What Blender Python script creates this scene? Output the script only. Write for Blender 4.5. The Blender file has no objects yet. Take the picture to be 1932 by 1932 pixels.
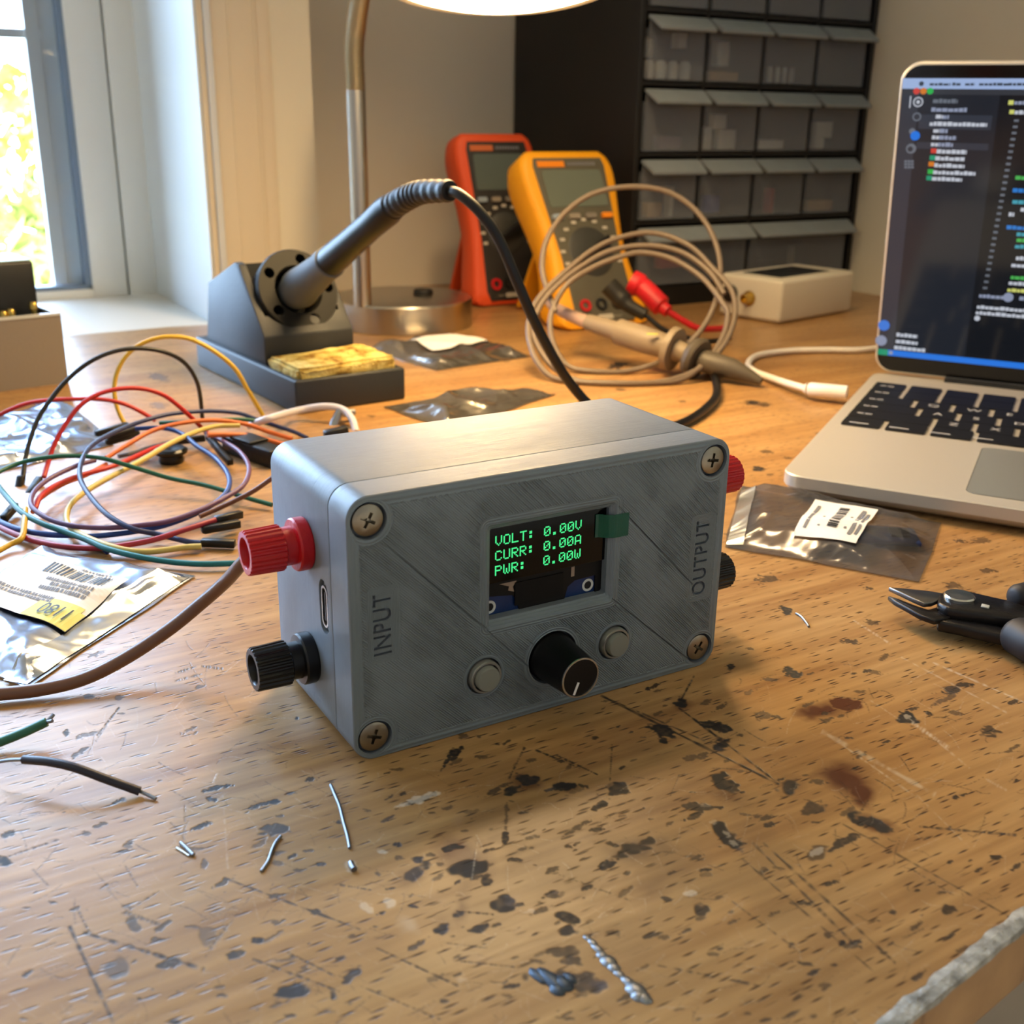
import bpy, bmesh, math, random
import numpy as np
from mathutils import Vector, Matrix, noise
random.seed(7)
SC = bpy.context.scene
COL = SC.collection
PI = math.pi

# ------------------------------------------------------------------ camera model (metres, desk top is z = 0)
FPX, CH, CP, CR = 2120.82, 0.13400, 0.342717, 0.016164
_F = np.array([0, math.cos(CP), -math.sin(CP)]); _R = np.array([1., 0, 0]); _U = np.cross(_R, _F)
_R2 = math.cos(CR)*_R + math.sin(CR)*_U; _U2 = -math.sin(CR)*_R + math.cos(CR)*_U
_C = np.array([0, 0, CH])
def ray(x, y): return _F + _R2*(x-966)/FPX - _U2*(y-966)/FPX
def P(x, y, z=0.0):
    d = ray(x, y); return Vector(_C + d*((z-CH)/d[2]))
def PY(x, y, Y):
    d = ray(x, y); return Vector(_C + d*(Y/d[1]))
def PP(x, y, o, n):
    d = ray(x, y); o = np.array(o); n = np.array(n); return Vector(_C + d*(((o-_C)@n)/(d@n)))

# ------------------------------------------------------------------ materials
def srgb(*c):
    return tuple((v/255/12.92 if v/255 <= .04045 else ((v/255+.055)/1.055)**2.4) for v in c) + (1,)
MATS = {}
def mat(name, col=(128,128,128), rough=.5, metal=0., spec=.5, emit=None, estr=0, trans=0., alpha=1., coat=0., var=.0, vscale=60, bump=0., bscale=400, ior=1.45, sheen=0.):
    m = bpy.data.materials.new(name); m.use_nodes = True
    nt = m.node_tree; b = nt.nodes['Principled BSDF']
    c = srgb(*col)
    b.inputs['Base Color'].default_value = c
    b.inputs['Roughness'].default_value = rough; b.inputs['Metallic'].default_value = metal
    b.inputs['Specular IOR Level'].default_value = spec; b.inputs['IOR'].default_value = ior
    b.inputs['Transmission Weight'].default_value = trans; b.inputs['Alpha'].default_value = alpha
    b.inputs['Coat Weight'].default_value = coat
    if emit: b.inputs['Emission Color'].default_value = srgb(*emit); b.inputs['Emission Strength'].default_value = estr
    tc = None
    if var or bump:
        tc = nt.nodes.new('ShaderNodeTexCoord')
    if var:
        n = nt.nodes.new('ShaderNodeTexNoise'); n.inputs['Scale'].default_value = vscale; n.inputs['Detail'].default_value = 5
        nt.links.new(tc.outputs['Object'], n.inputs['Vector'])
        mr = nt.nodes.new('ShaderNodeMapRange'); mr.inputs[1].default_value = .3; mr.inputs[2].default_value = .7
        mr.inputs[3].default_value = 1-var; mr.inputs[4].default_value = 1+var
        nt.links.new(n.outputs['Fac'], mr.inputs[0])
        h = nt.nodes.new('ShaderNodeHueSaturation'); h.inputs['Color'].default_value = c
        nt.links.new(mr.outputs[0], h.inputs['Value']); nt.links.new(h.outputs[0], b.inputs['Base Color'])
    if bump:
        n = nt.nodes.new('ShaderNodeTexNoise'); n.inputs['Scale'].default_value = bscale; n.inputs['Detail'].default_value = 4
        nt.links.new(tc.outputs['Object'], n.inputs['Vector'])
        bp = nt.nodes.new('ShaderNodeBump'); bp.inputs['Strength'].default_value = bump; bp.inputs['Distance'].default_value = .001
        nt.links.new(n.outputs['Fac'], bp.inputs['Height']); nt.links.new(bp.outputs[0], b.inputs['Normal'])
    MATS[name] = m
    return m

# ------------------------------------------------------------------ object helpers
def mk(name, verts, faces, material=None, parent=None, smooth=40, mats=None, fm=None):
    me = bpy.data.meshes.new(name)
    me.from_pydata([tuple(v) for v in verts], [], faces); me.update()
    bm = bmesh.new(); bm.from_mesh(me); bmesh.ops.recalc_face_normals(bm, faces=bm.faces); bm.to_mesh(me); bm.free()
    return fin(name, me, material, parent, smooth, mats, fm)
def fin(name, me, material, parent=None, smooth=40, mats=None, fm=None):
    if mats:
        for m in mats: me.materials.append(m)
        if fm: me.polygons.foreach_set('material_index', fm)
    elif material is not None:
        me.materials.append(material)
    if smooth:
        me.shade_smooth(); me.set_sharp_from_angle(angle=math.radians(smooth))
    o = bpy.data.objects.new(name, me); COL.objects.link(o)
    if parent: o.parent = parent
    return o
def empty(name, loc, rz=0.0):
    o = bpy.data.objects.new(name, None); COL.objects.link(o); o.location = loc; o.rotation_euler = (0, 0, rz)
    o.empty_display_size = .02
    return o
def tag(o, label=None, cat=None, group=None, kind=None):
    if label: o['label'] = label
    if cat: o['category'] = cat
    if group: o['group'] = group
    if kind: o['kind'] = kind
    return o
def thing(name, label, cat, loc=(0,0,0), rz=0.0, group=None):
    return tag(empty(name, loc, rz), label, cat, group)

class MB:
    """collects verts/faces of one mesh"""
    def __init__(s): s.v = []; s.f = []; s.m = []; s.k = 0
    def add(s, v, f):
        b = len(s.v); s.v += [Vector(x) for x in v]; s.f += [[i+b for i in q] for q in f]; s.m += [s.k]*len(f); return s
    def mat(s, k): s.k = k; return s
    def box(s, x0, x1, y0, y1, z0, z1):
        v = [(x, y, z) for z in (z0, z1) for y in (y0, y1) for x in (x0, x1)]
        return s.add(v, [[0,2,3,1],[4,5,7,6],[0,1,5,4],[2,6,7,3],[0,4,6,2],[1,3,7,5]])
    def prism(s, pts, a, b):
        """pts: list of 3D points (outline), a,b : offset vectors"""
        n = len(pts); a = Vector(a); b = Vector(b)
        v = [Vector(p)+a for p in pts] + [Vector(p)+b for p in pts]
        f = [list(range(n))[::-1], list(range(n, 2*n))] + [[i, (i+1) % n, n+(i+1) % n, n+i] for i in range(n)]
        return s.add(v, f)
    def lathe(s, prof, seg=32, o=(0,0,0), axis=(0,0,1), cap=True):
        """prof: list of (r, h)"""
        ax = Vector(axis).normalized(); t = Vector((1,0,0)) if abs(ax.x) < .9 else Vector((0,1,0))
        u = ax.cross(t).normalized(); w = ax.cross(u); o = Vector(o)
        v = []; f = []
        for r, hh in prof:
            for i in range(seg):
                an = 2*PI*i/seg; v.append(o+ax*hh+(u*math.cos(an)+w*math.sin(an))*r)
        for j in range(len(prof)-1):
            for i in range(seg):
                f.append([j*seg+i, j*seg+(i+1) % seg, (j+1)*seg+(i+1) % seg, (j+1)*seg+i])
        if cap:
            if prof[0][0] > 1e-7: f.append(list(range(seg))[::-1])
            if prof[-1][0] > 1e-7: f.append([(len(prof)-1)*seg+i for i in range(seg)])
        return s.add(v, f)
    def tube(s, pts, r, seg=10, closed=False):
        pts = [Vector(p) for p in pts]; n = len(pts)
        rr = r if hasattr(r, '__len__') else [r]*n
        v = []; f = []
        d0 = (pts[1]-pts[0]).normalized(); up = Vector((0,0,1)) if abs(d0.z) < .9 else Vector((1,0,0))
        u = (up-d0*up.dot(d0)).normalized()
        for i in range(n):
            d = (pts[min(i+1, n-1)]-pts[max(i-1, 0)]).normalized()
            u = (u-d*u.dot(d))
            u = u.normalized() if u.length > 1e-9 else d.orthogonal().normalized()
            w = d.cross(u)
            for k in range(seg):
                a = 2*PI*k/seg; v.append(pts[i]+(u*math.cos(a)+w*math.sin(a))*rr[i])
        for i in range(n-1):
            for k in range(seg): f.append([i*seg+k, i*seg+(k+1) % seg, (i+1)*seg+(k+1) % seg, (i+1)*seg+k])
        f.append(list(range(seg))[::-1]); f.append([(n-1)*seg+k for k in range(seg)])
        return s.add(v, f)
    def build(s, name, material=None, parent=None, smooth=40, mats=None):
        return mk(name, s.v, s.f, material, parent, smooth, mats, s.m if mats else None)

def spline(pts, n=8):
    pts = [Vector(p) for p in pts]; out = []
    q = [pts[0]*2-pts[1]] + pts + [pts[-1]*2-pts[-2]]
    for i in range(1, len(q)-2):
        for k in range(n):
            t = k/n; a, b, c, d = q[i-1], q[i], q[i+1], q[i+2]
            out.append(.5*((2*b)+(-a+c)*t+(2*a-5*b+4*c-d)*t*t+(-a+3*b-3*c+d)*t**3))
    out.append(pts[-1]); return out
def rrect(x0, x1, z0, z1, r, n=8):
    out = []
    for cx, cz, a0 in ((x1-r, z1-r, 0), (x0+r, z1-r, 90), (x0+r, z0+r, 180), (x1-r, z0+r, 270)):
        for i in range(n+1):
            a = math.radians(a0+90*i/n); out.append((cx+r*math.cos(a), cz+r*math.sin(a)))
    return out
def bevel_obj(o, w, seg=2, ang=30):
    bm = bmesh.new(); bm.from_mesh(o.data)
    ed = [e for e in bm.edges if len(e.link_faces) == 2 and e.calc_face_angle(0) > math.radians(ang)]
    bmesh.ops.bevel(bm, geom=ed, offset=w, segments=seg, affect='EDGES', profile=.5, clamp_overlap=True)
    bm.to_mesh(o.data); bm.free(); o.data.shade_smooth(); o.data.set_sharp_from_angle(angle=math.radians(50)); return o
def bbox(name, x0, x1, y0, y1, z0, z1, material, parent=None, bev=0.0, seg=2):
    o = MB().box(x0, x1, y0, y1, z0, z1).build(name, material, parent)
    if bev: bevel_obj(o, bev, seg)
    return o
def boolean(o, cutters, op='DIFFERENCE'):
    for c in cutters:
        m = o.modifiers.new('b', 'BOOLEAN'); m.object = c; m.operation = op; m.solver = 'EXACT'
    dg = bpy.context.evaluated_depsgraph_get(); dg.update()
    me = bpy.data.meshes.new_from_object(o.evaluated_get(dg))
    o.modifiers.clear(); old = o.data; o.data = me; me.name = old.name
    for c in cutters: bpy.data.objects.remove(c, do_unlink=True)
    me.shade_smooth(); me.set_sharp_from_angle(angle=math.radians(35))
    return o
def text_mesh(body, size, extrude=0.0, spacing=1.0, align='LEFT', off=0.0):
    cu = bpy.data.curves.new('t', 'FONT'); cu.body = body; cu.size = size; cu.extrude = extrude
    cu.space_character = spacing; cu.align_x = align; cu.offset = off
    o = bpy.data.objects.new('t', cu); COL.objects.link(o)
    dg = bpy.context.evaluated_depsgraph_get(); dg.update()
    me = bpy.data.meshes.new_from_object(o.evaluated_get(dg)); bpy.data.objects.remove(o, do_unlink=True)
    return me
def text_obj(name, body, size, M4, material, parent=None, extrude=0.0, spacing=1.0, align='LEFT'):
    me = text_mesh(body, size, extrude, spacing, align); me.transform(M4); me.materials.clear(); me.materials.append(material)
    o = bpy.data.objects.new(name, me); COL.objects.link(o)
    if parent: o.parent = parent
    return o
def basis(o, ux, uy):
    ux = Vector(ux).normalized(); uy = Vector(uy).normalized(); uz = ux.cross(uy)
    return Matrix(((ux.x, uy.x, uz.x, o[0]), (ux.y, uy.y, uz.y, o[1]), (ux.z, uy.z, uz.z, o[2]), (0,0,0,1)))
def image(name, arr):
    h, w = arr.shape[:2]
    im = bpy.data.images.new(name, w, h, alpha=False); im.colorspace_settings.name = 'Non-Color'
    px = np.ones((h, w, 4), np.float32); px[..., :3] = arr if arr.ndim == 3 else arr[..., None]
    im.pixels.foreach_set(px.ravel()); im.update(); im.pack(); return im

# ------------------------------------------------------------------ common materials
mat('black_plastic', (22,22,24), .38, var=.1)
mat('matte_black', (26,27,29), .6, bump=.15)
mat('steel', (196,196,192), .25, 1.0)
mat('nickel', (150,142,126), .34, 1.0, bump=.05, bscale=2000)
mat('brass', (200,170,90), .3, 1.0)
mat('white_paint', (222,222,216), .45)
mat('paper', (236,234,232), .7, bump=.05)
mat('ink', (40,40,44), .6)
mat('grey_ink', (120,120,126), .7)
mat('solder', (136,140,146), .42, 1.0)
def wave_layer(name, col, axis, period=.0003, strength=.35, rough=.42, col2=None):
    """printed plastic: fine layer lines perpendicular to AXIS"""
    m = mat(name, col, rough, bump=0, var=.05, vscale=220); nt = m.node_tree; b = nt.nodes['Principled BSDF']
    tc = nt.nodes.new('ShaderNodeTexCoord'); sp = nt.nodes.new('ShaderNodeSeparateXYZ'); nt.links.new(tc.outputs['Object'], sp.inputs[0])
    w = nt.nodes.new('ShaderNodeMath'); w.operation = 'MULTIPLY'; w.inputs[1].default_value = 2*PI/period
    nt.links.new(sp.outputs['XYZ'.index(axis)], w.inputs[0])
    mp = nt.nodes.new('ShaderNodeMapping'); s = [40, 40, 40]; s['XYZ'.index(axis)] = 3200
    mp.inputs['Scale'].default_value = s
    nt.links.new(tc.outputs['Object'], mp.inputs[0])
    n = nt.nodes.new('ShaderNodeTexNoise'); n.inputs['Scale'].default_value = 1; n.inputs['Detail'].default_value = 3
    nt.links.new(mp.outputs[0], n.inputs['Vector'])
    si = nt.nodes.new('ShaderNodeMath'); si.operation = 'SINE'; nt.links.new(w.outputs[0], si.inputs[0])
    ad = nt.nodes.new('ShaderNodeMath'); ad.operation = 'MULTIPLY_ADD'; ad.inputs[1].default_value = .18
    nt.links.new(si.outputs[0], ad.inputs[0]); nt.links.new(n.outputs['Fac'], ad.inputs[2])
    bp = nt.nodes.new('ShaderNodeBump'); bp.inputs['Strength'].default_value = strength; bp.inputs['Distance'].default_value = .00032
    nt.links.new(ad.outputs[0], bp.inputs['Height']); nt.links.new(bp.outputs[0], b.inputs['Normal'])
    return m
wave_layer('printed_grey', (118,127,136), 'Y', rough=.36)

#==BODY==
SKYS, EXPO, LAMPE, UIE, SPOTL = 3.1, 0.42, 38.0, 0.6, 3.6
# ================================================================== SETTING
A31 = math.radians(31.0)
MX = Vector((math.cos(A31), math.sin(A31), 0)); MY = Vector((-math.sin(A31), math.cos(A31), 0))
CAB = P(1190, 583)                      # front left foot of the drawer cabinet
WB = P(307, 617)                        # right foot of the window frame
WC = P(411, 611)                        # right foot of the splayed jamb
A34 = math.radians(34.0)
WX_O = WX = Vector((math.cos(A34), math.sin(A34), 0)); WY = Vector((-math.sin(A34), math.cos(A34), 0))
PE = WC + MX*.072                       # end of the window pier
DW = CAB + MY*.168                      # a point of the deep back wall
tw = (PE-DW).dot(MX); DW0 = DW + MX*tw  # deep wall start
DWR = CAB + MX*.221 + MY*.168           # inner corner beside the cabinet
RW = DWR - MY*2.3                       # wall to the right runs towards the camera
wl = WB - WX*1.6
ZF, ZC = -.80, 1.45

wall_m = mat('wall_plaster', (220,213,194), .75, var=.03, vscale=8, bump=.12, bscale=900)
def wallq(name, a, b, t, z0=ZF, z1=ZC, m=wall_m, holes=None):
    """vertical slab from a to b, thickness t to the far side (left of a->b)"""
    d = (b-a).normalized(); n = Vector((-d.y, d.x, 0))*t
    mb = MB(); pts = [Vector((a.x,a.y,0)), Vector((b.x,b.y,0)), Vector((b.x,b.y,0))+n, Vector((a.x,a.y,0))+n]
    mb.prism(pts, (0,0,z0), (0,0,z1))
    return tag(mb.build(name, m, smooth=0), kind='structure')
wallq('wall_back', DW0-MX*.002, DWR, .05)
wallq('wall_right', DWR, RW, .05)
# pier between window and deep wall
mb = MB(); mb.prism([WC, PE, PE+MY*.30, WC+MY*.30+MX*.0, ], (0,0,ZF), (0,0,ZC))
tag(mb.build('wall_window', wall_m, smooth=0), kind='structure')
# wall under, above and beyond the window
WBO = WB                                # where the bench meets the sill
RD = .148                               # depth of the window reveal
WB = WC + MY*RD; WX = MX; WY = MY
def wu(px, py=300): return (PP(px, py, WB, WY)-WB).dot(WX)
def wz(px, py): return PP(px, py, WB, WY).z
WL = .80
wz0, wz1 = -.10, 1.05
win_w = mat('window_white', (236,236,230), .38)
wallq('wall_left', WB-WX*(WL+.9), WB-WX*WL, .10)
wallq('wall_left', WB-WX*WL, WB-WX*.0, .06, ZF, wz0)
wallq('wall_left', WB-WX*WL, WB-WX*.0, .10, wz1, ZC)
mb = MB(); mb.box(-3.2, 2.6, -2.6, 2.4, ZF-.05, ZF); tag(mb.build('floor', mat('floor_grey', (120,105,90), .6, var=.1, vscale=4), smooth=0), kind='structure')
far = WB-WX*(WL+.9)
mb = MB(); mb.prism([far, WB, WC+MY*.2, PE, DW0, DWR, RW, Vector((RW.x-.2,-1.6,0)), Vector((far.x-.1,-1.6,0))], (0,0,ZC), (0,0,ZC+.05))
tag(mb.build('ceiling', mat('ceiling_white', (225,222,214), .8), smooth=0), kind='structure')
sill = MB(); SB = WBO-WX*0; 
sill.prism([WBO-WX_O*1.2, WBO, WC, WB, WB-WX*1.2], (0,0,-.012), (0,0,-.0004))
tag(sill.build('trim_7', mat('sill_white', (226,224,216), .4), smooth=0), kind='structure')

def wbox(mb, u0, u1, d0, d1, z0, z1):
    o = WB
    pts = [o+WX*u0+WY*d0, o+WX*u1+WY*d0, o+WX*u1+WY*d1, o+WX*u0+WY*d1]
    return mb.prism(pts, (0,0,z0), (0,0,z1))
win = tag(empty('window_1', WB), kind='structure')
def wpart(name, mb, m, bev=0.0):
    mb.v = [v-WB for v in mb.v]
    o = mb.build(name, m, win, smooth=0)
    if bev: bevel_obj(o, bev, 2)
    return tag(o, kind='structure')
us_ = (wu(195, 0)+wu(250, 597))/2       # seam between outer frame and sash
ug = (wu(118, 0)+wu(177, 545))/2        # sash edge at the glass
zs = wz(250, 597); zg = wz(150, 548)
mb = MB(); wbox(mb, us_, .002, 0, .04, wz0, wz1); wbox(mb, -WL, us_, 0, .04, wz0, zs); wbox(mb, -WL, us_, 0, .04, wz1-.03, wz1); wbox(mb, -WL, -WL+.02, 0, .04, wz0, wz1)
wpart('window_frame', mb, win_w, .0008)
sw_ = us_-ug-.0015
for (u0, u1) in ((us_-.0015, -.395), (-.400, -WL+.022)):
    mb = MB(); wbox(mb, u0-sw_, u0, .0015, .03, zs+.0015, wz1-.03); wbox(mb, u1, u1+sw_, .0015, .03, zs+.0015, wz1-.03)
    wbox(mb, u1+sw_, u0-sw_, .0015, .03, zs+.0015, zg); wbox(mb, u1+sw_, u0-sw_, .0015, .03, wz1-.055, wz1-.03)
    wpart('sash', mb, win_w, .001)
    mb = MB(); a, b = u1+sw_, u0-sw_
    wbox(mb, b-.004, b, .006, .016, zg, wz1-.055); wbox(mb, a, a+.004, .006, .016, zg, wz1-.055); wbox(mb, a, b, .006, .016, zg, zg+.003)
    wpart('glazing_bead', mb, mat('bead_blue', (120,140,165), .4) if 'bead_blue' not in MATS else MATS['bead_blue'])
    mb = MB(); wbox(mb, b-.0225, b-.013, .026, .036, zg-.02, wz1-.05)
    mb.prism([WB+WX*(b-.013)+WY*.034, WB+WX*(b-.013)+WY*.030, WB+WX*(b-.0005)+WY*.0212, WB+WX*(b-.0005)+WY*.034], (0,0,zg-.02), (0,0,wz1-.05)); zb_ = wz(75, 60); wbox(mb, a, b, .028, .036, zb_-.003, zb_+.003)
    wbox(mb, a+.004, a+.0225, .032, .036, zg-.02, wz1-.05)
    wpart('outer_glazing_bar', mb, MATS.get('outer_white') or mat('outer_white', (246,250,254), .4))
    g = bpy.data.materials.new('pane_glass') if 'pane_glass' not in MATS else MATS['pane_glass']
    if 'pane_glass' not in MATS:
        MATS['pane_glass'] = g; g.use_nodes = True; nt = g.node_tree; nt.nodes.clear()
        o_ = nt.nodes.new('ShaderNodeOutputMaterial'); mx = nt.nodes.new('ShaderNodeMixShader'); tr = nt.nodes.new('ShaderNodeBsdfTransparent'); gl = nt.nodes.new('ShaderNodeBsdfGlossy')
        tr.inputs[0].default_value = (.95,.98,1,1); gl.inputs['Roughness'].default_value = .02
        fr = nt.nodes.new('ShaderNodeFresnel'); fr.inputs[0].default_value = 1.3
        nt.links.new(fr.outputs[0], mx.inputs[0]); nt.links.new(tr.outputs[0], mx.inputs[1]); nt.links.new(gl.outputs[0], mx.inputs[2]); nt.links.new(mx.outputs[0], o_.inputs[0])
    mb = MB(); wbox(mb, a, b, .018, .0205, zg, wz1-.055); wpart('glass', mb, g)
# reveal lining on the window side of the pier
jm = mat('jamb_white', (222,228,230), .45)
mb = MB(); mb.prism([WC-MX*.0015, WC+MX*.001, WB+MX*.001, WB-MX*.0015], (0,0,ZF), (0,0,ZC))
tag(mb.build('trim_1', jm, smooth=0), kind='structure')
def casing(name, u0, u1, d0, m):
    mb = MB(); mb.prism([WC+MX*u0-MY*d0, WC+MX*u1-MY*d0, WC+MX*u1+MY*.01, WC+MX*u0+MY*.01], (0,0,ZF), (0,0,ZC))
    o = mb.build(name, m, smooth=0); bevel_obj(o, .0006, 2); return tag(o, kind='structure')
casm = mat('casing_cream', (218,206,184), .5)
casing('trim_2', .0, .0036, .002, casm)
casing('trim_3', .0038, .0082, .0035, mat('strip_white', (214,220,228), .35))
casing('trim_4', .0084, .0365, .0020, casm)
casing('trim_5', .0365, .0455, .0010, casm)
mb = MB(); 
for uu in (.0185, .0345): mb.prism([WC+MX*uu-MY*.0026, WC+MX*(uu+.0012)-MY*.0026, WC+MX*(uu+.0012)-MY*.0015, WC+MX*uu-MY*.0015], (0,0,ZF), (0,0,ZC))
tag(mb.build('trim_6', casm, smooth=0), kind='structure')

# outdoors
lawn = mat('lawn_green', (214,220,160), .9, var=.5, vscale=6)
mb = MB(); c0 = WB+WY*.5; mb.prism([c0-WX*9-WY*.1, c0+WX*3-WY*.1, c0+WX*3+WY*9, c0-WX*9+WY*9], (0,0,-1.1), (0,0,-1.0))
tag(mb.build('ground', lawn, smooth=0), kind='structure')
leafm = mat('leaf_green', (214,222,140), .8, var=.6, vscale=5)
rl = random.Random(3)
def bush(loc, r, hgt, label, nleaf=2600, ls=.045):
    o = thing('garden_shrub', label, 'shrub', loc, rl.random()*6, 'shrubs outside the window')
    mb = MB()
    for i in range(nleaf):
        a = rl.random()*2*PI; t = rl.random(); rad = r*(.55+.5*rl.random())*math.sin(PI*(.12+.83*t))**.6
        c = Vector((math.cos(a)*rad, math.sin(a)*rad, hgt*t)); u = Vector((rl.uniform(-1,1), rl.uniform(-1,1), rl.uniform(-1,1))).normalized()
        w = u.orthogonal().normalized(); s = ls*rl.uniform(.6,1.4)
        mb.add([c-u*s, c+w*s*.4, c+u*s, c-w*s*.4], [[0,1,2,3]])
    mb.build('foliage', leafm, o, smooth=0)
    MB().tube([(0,0,0),(r*.1,0,hgt*.5),(0,r*.1,hgt*.8)], [r*.08,r*.05,r*.02]).build('trunk', mat('bark', (90,70,50), .9) if 'bark' not in MATS else MATS['bark'], o)
for i, (x, y, r, hh) in enumerate(((-.72,1.85,.20,.90),(-1.22,2.10,.24,.95),(-1.30,3.10,.30,.95),(-2.10,3.3,.36,1.08),(-2.55,6.2,.45,1.30),(-3.9,6.0,.45,1.4))):
    bush((x, y, -1.0), r, hh, ['low sunlit shrub nearest to the window frame', 'low sunlit shrub beside the nearest one outside the window', 'shrub in the second row of the garden behind the low ones', 'wider shrub at the outer end of the second garden row', 'tall shrub in the third row of the garden', 'tall shrub at the outer end of the third garden row'][i], 800, .03+.008*i)

# ================================================================== WORKBENCH
E1 = P(1932, 1742); E2 = P(1697, 1932)
ed = (E2-E1).normalized(); en = Vector((ed.y, -ed.x, 0)); 
if en.y > 0: en = -en
bench = thing('workbench', 'scarred beech workbench top with burns, scratches and solder splashes', 'workbench', (0, .2, -.75))
fr0 = E1-ed*.42; fr1 = E2+ed*.40
# wood material
GR = math.radians(31)
IMG_X0, IMG_X1, IMG_Y0, IMG_Y1 = -.22, .30, .12, .64
wood = bpy.data.materials.new('worn_beech'); wood.use_nodes = True
wf = WBO-WX_O*(WL+.3)
outl = [fr1, Vector((wf.x-.25, .1, 0)), wf, WBO, WC, PE, DW0, DWR, DWR-MY*1.15, fr0]
outl = [Vector((p.x, p.y, 0)) for p in outl]
mb = MB(); mb.prism(outl, (0,0,-.0165), (0,0,0))
top = mb.build('tabletop', wood, bench, smooth=0)
for v in top.data.vertices: v.co -= Vector((0,.2,-.75))
bevel_obj(top, .0012, 3)
# chipped whitish edge strip of bare filler along the front arris
rs = random.Random(5)
mb = MB(); n = 90; a0 = E1-ed*.05; L = (E2-E1).length+.12
rows = [[], [], [], []]
for i in range(n+1):
    q = a0+ed*(L*i/n); k = noise.noise(Vector((i*.35, 0, 0)))*.0009; k2 = noise.noise(Vector((i*.9, 4, 0)))*.0006
    rows[0].append(q-en*(.0026+k+k2)+Vector((0,0,.00008))); rows[1].append(q-en*.0012+Vector((0,0,.0003+abs(k2)*.4)))
    rows[2].append(q+en*.0005+Vector((0,0,.00005))); rows[3].append(q+en*.00055+Vector((0,0,-.0014+k)))
for j in range(3):
    b = len(mb.v); mb.v += rows[j]+rows[j+1]; mb.f += [[b+i, b+i+1, b+n+2+i, b+n+1+i] for i in range(n)]; mb.m += [0]*n
mb.v = [v-Vector((0,.2,-.75)) for v in mb.v]
tag(mb.build('edge_filler', mat('filler_grey', (150,148,140), .7, var=.55, vscale=300, bump=.5, bscale=1200), bench), label='chipped whitish strip along the arris')
legm = mat('leg_wood', (120,84,50), .6, var=.1, vscale=20)
ins = [(-.35,.33),(.35,.40),(.25,.86),(-.28,.60)]
for x, y in ins: MB().box(x-.02, x+.02, y-.02-.2, y+.02-.2, -.05, .7335).build('leg', legm, bench, smooth=0)

# stain / burn / scratch masks, built from lists of marks
N = 2900
gx = np.linspace(IMG_X0, IMG_X1, N); gy = np.linspace(IMG_Y0, IMG_Y1, N)
XX, YY = np.meshgrid(gx, gy)
def pjn(X, Y):
    d0, d1, d2 = X-0, Y-0, -CH
    z = d1*_F[1]+d2*_F[2]; z = np.maximum(z, .01)
    return 966+FPX*(d0*_R2[0]+d1*_R2[1]+d2*_R2[2])/z, 966-FPX*(d0*_U2[0]+d1*_U2[1]+d2*_U2[2])/z
PXI, PYI = pjn(XX, YY)
MSK = np.zeros((N, N, 3), np.float32)
rng = np.random.RandomState(11)
def vnoise(shape, cell):
    h, w = shape; gh, gw = int(h/cell)+3, int(w/cell)+3
    g = rng.rand(gh, gw).astype(np.float32); y = np.arange(h)/cell; x = np.arange(w)/cell
    yi = y.astype(int); xi = x.astype(int); fy = (y-yi)[:, None]; fx = (x-xi)[None]; fy = fy*fy*(3-2*fy); fx = fx*fx*(3-2*fx)
    a = g[yi][:, xi]; b = g[yi][:, xi+1]; c = g[yi+1][:, xi]; d = g[yi+1][:, xi+1]
    return (a*(1-fx)+b*fx)*(1-fy)+(c*(1-fx)+d*fx)*fy
def win_of(x0, x1, y0, y1):
    c = [P(x, y) for x in (x0, x1) for y in (y0, y1)]
    s = (N-1)/(IMG_X1-IMG_X0); t = (N-1)/(IMG_Y1-IMG_Y0)
    i0 = int((min(q.x for q in c)-IMG_X0)*s); i1 = int((max(q.x for q in c)-IMG_X0)*s)+2
    j0 = int((min(q.y for q in c)-IMG_Y0)*t); j1 = int((max(q.y for q in c)-IMG_Y0)*t)+2
    i0, j0 = max(0, i0), max(0, j0); i1, j1 = min(N, i1), min(N, j1)
    return (slice(j0, j1), slice(i0, i1)) if i1 > i0+1 and j1 > j0+1 else None
def blot(cx, cy, rx, ry, ang=-15, k=0, amt=.9, soft=.22, rough=.6):
    if k == 1: rough = .25
    rx *= 1.15; ry *= 1.2; amt = min(1, amt*1.1); m = max(rx, ry)*2.0+4; w = win_of(cx-m, cx+m, cy-m, cy+m)
    if w is None: return
    X = PXI[w]-cx; Y = PYI[w]-cy; a = math.radians(ang); u = (X*math.cos(a)+Y*math.sin(a))/rx; v = (-X*math.sin(a)+Y*math.cos(a))/ry
    d = np.sqrt(u*u+v*v); nz = vnoise(d.shape, max(3, min(rx, ry)*1.3))-.5; n2 = vnoise(d.shape, max(2, min(rx, ry)*.45))-.5
    d = d+nz*rough*1.6+n2*rough
    val = amt*np.clip((1-d)/max(soft, .02)+.0, 0, 1)*(1 - .35*np.clip(n2+.1, 0, 1))
    MSK[w[0], w[1], k] = np.maximum(MSK[w[0], w[1], k], val)
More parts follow.
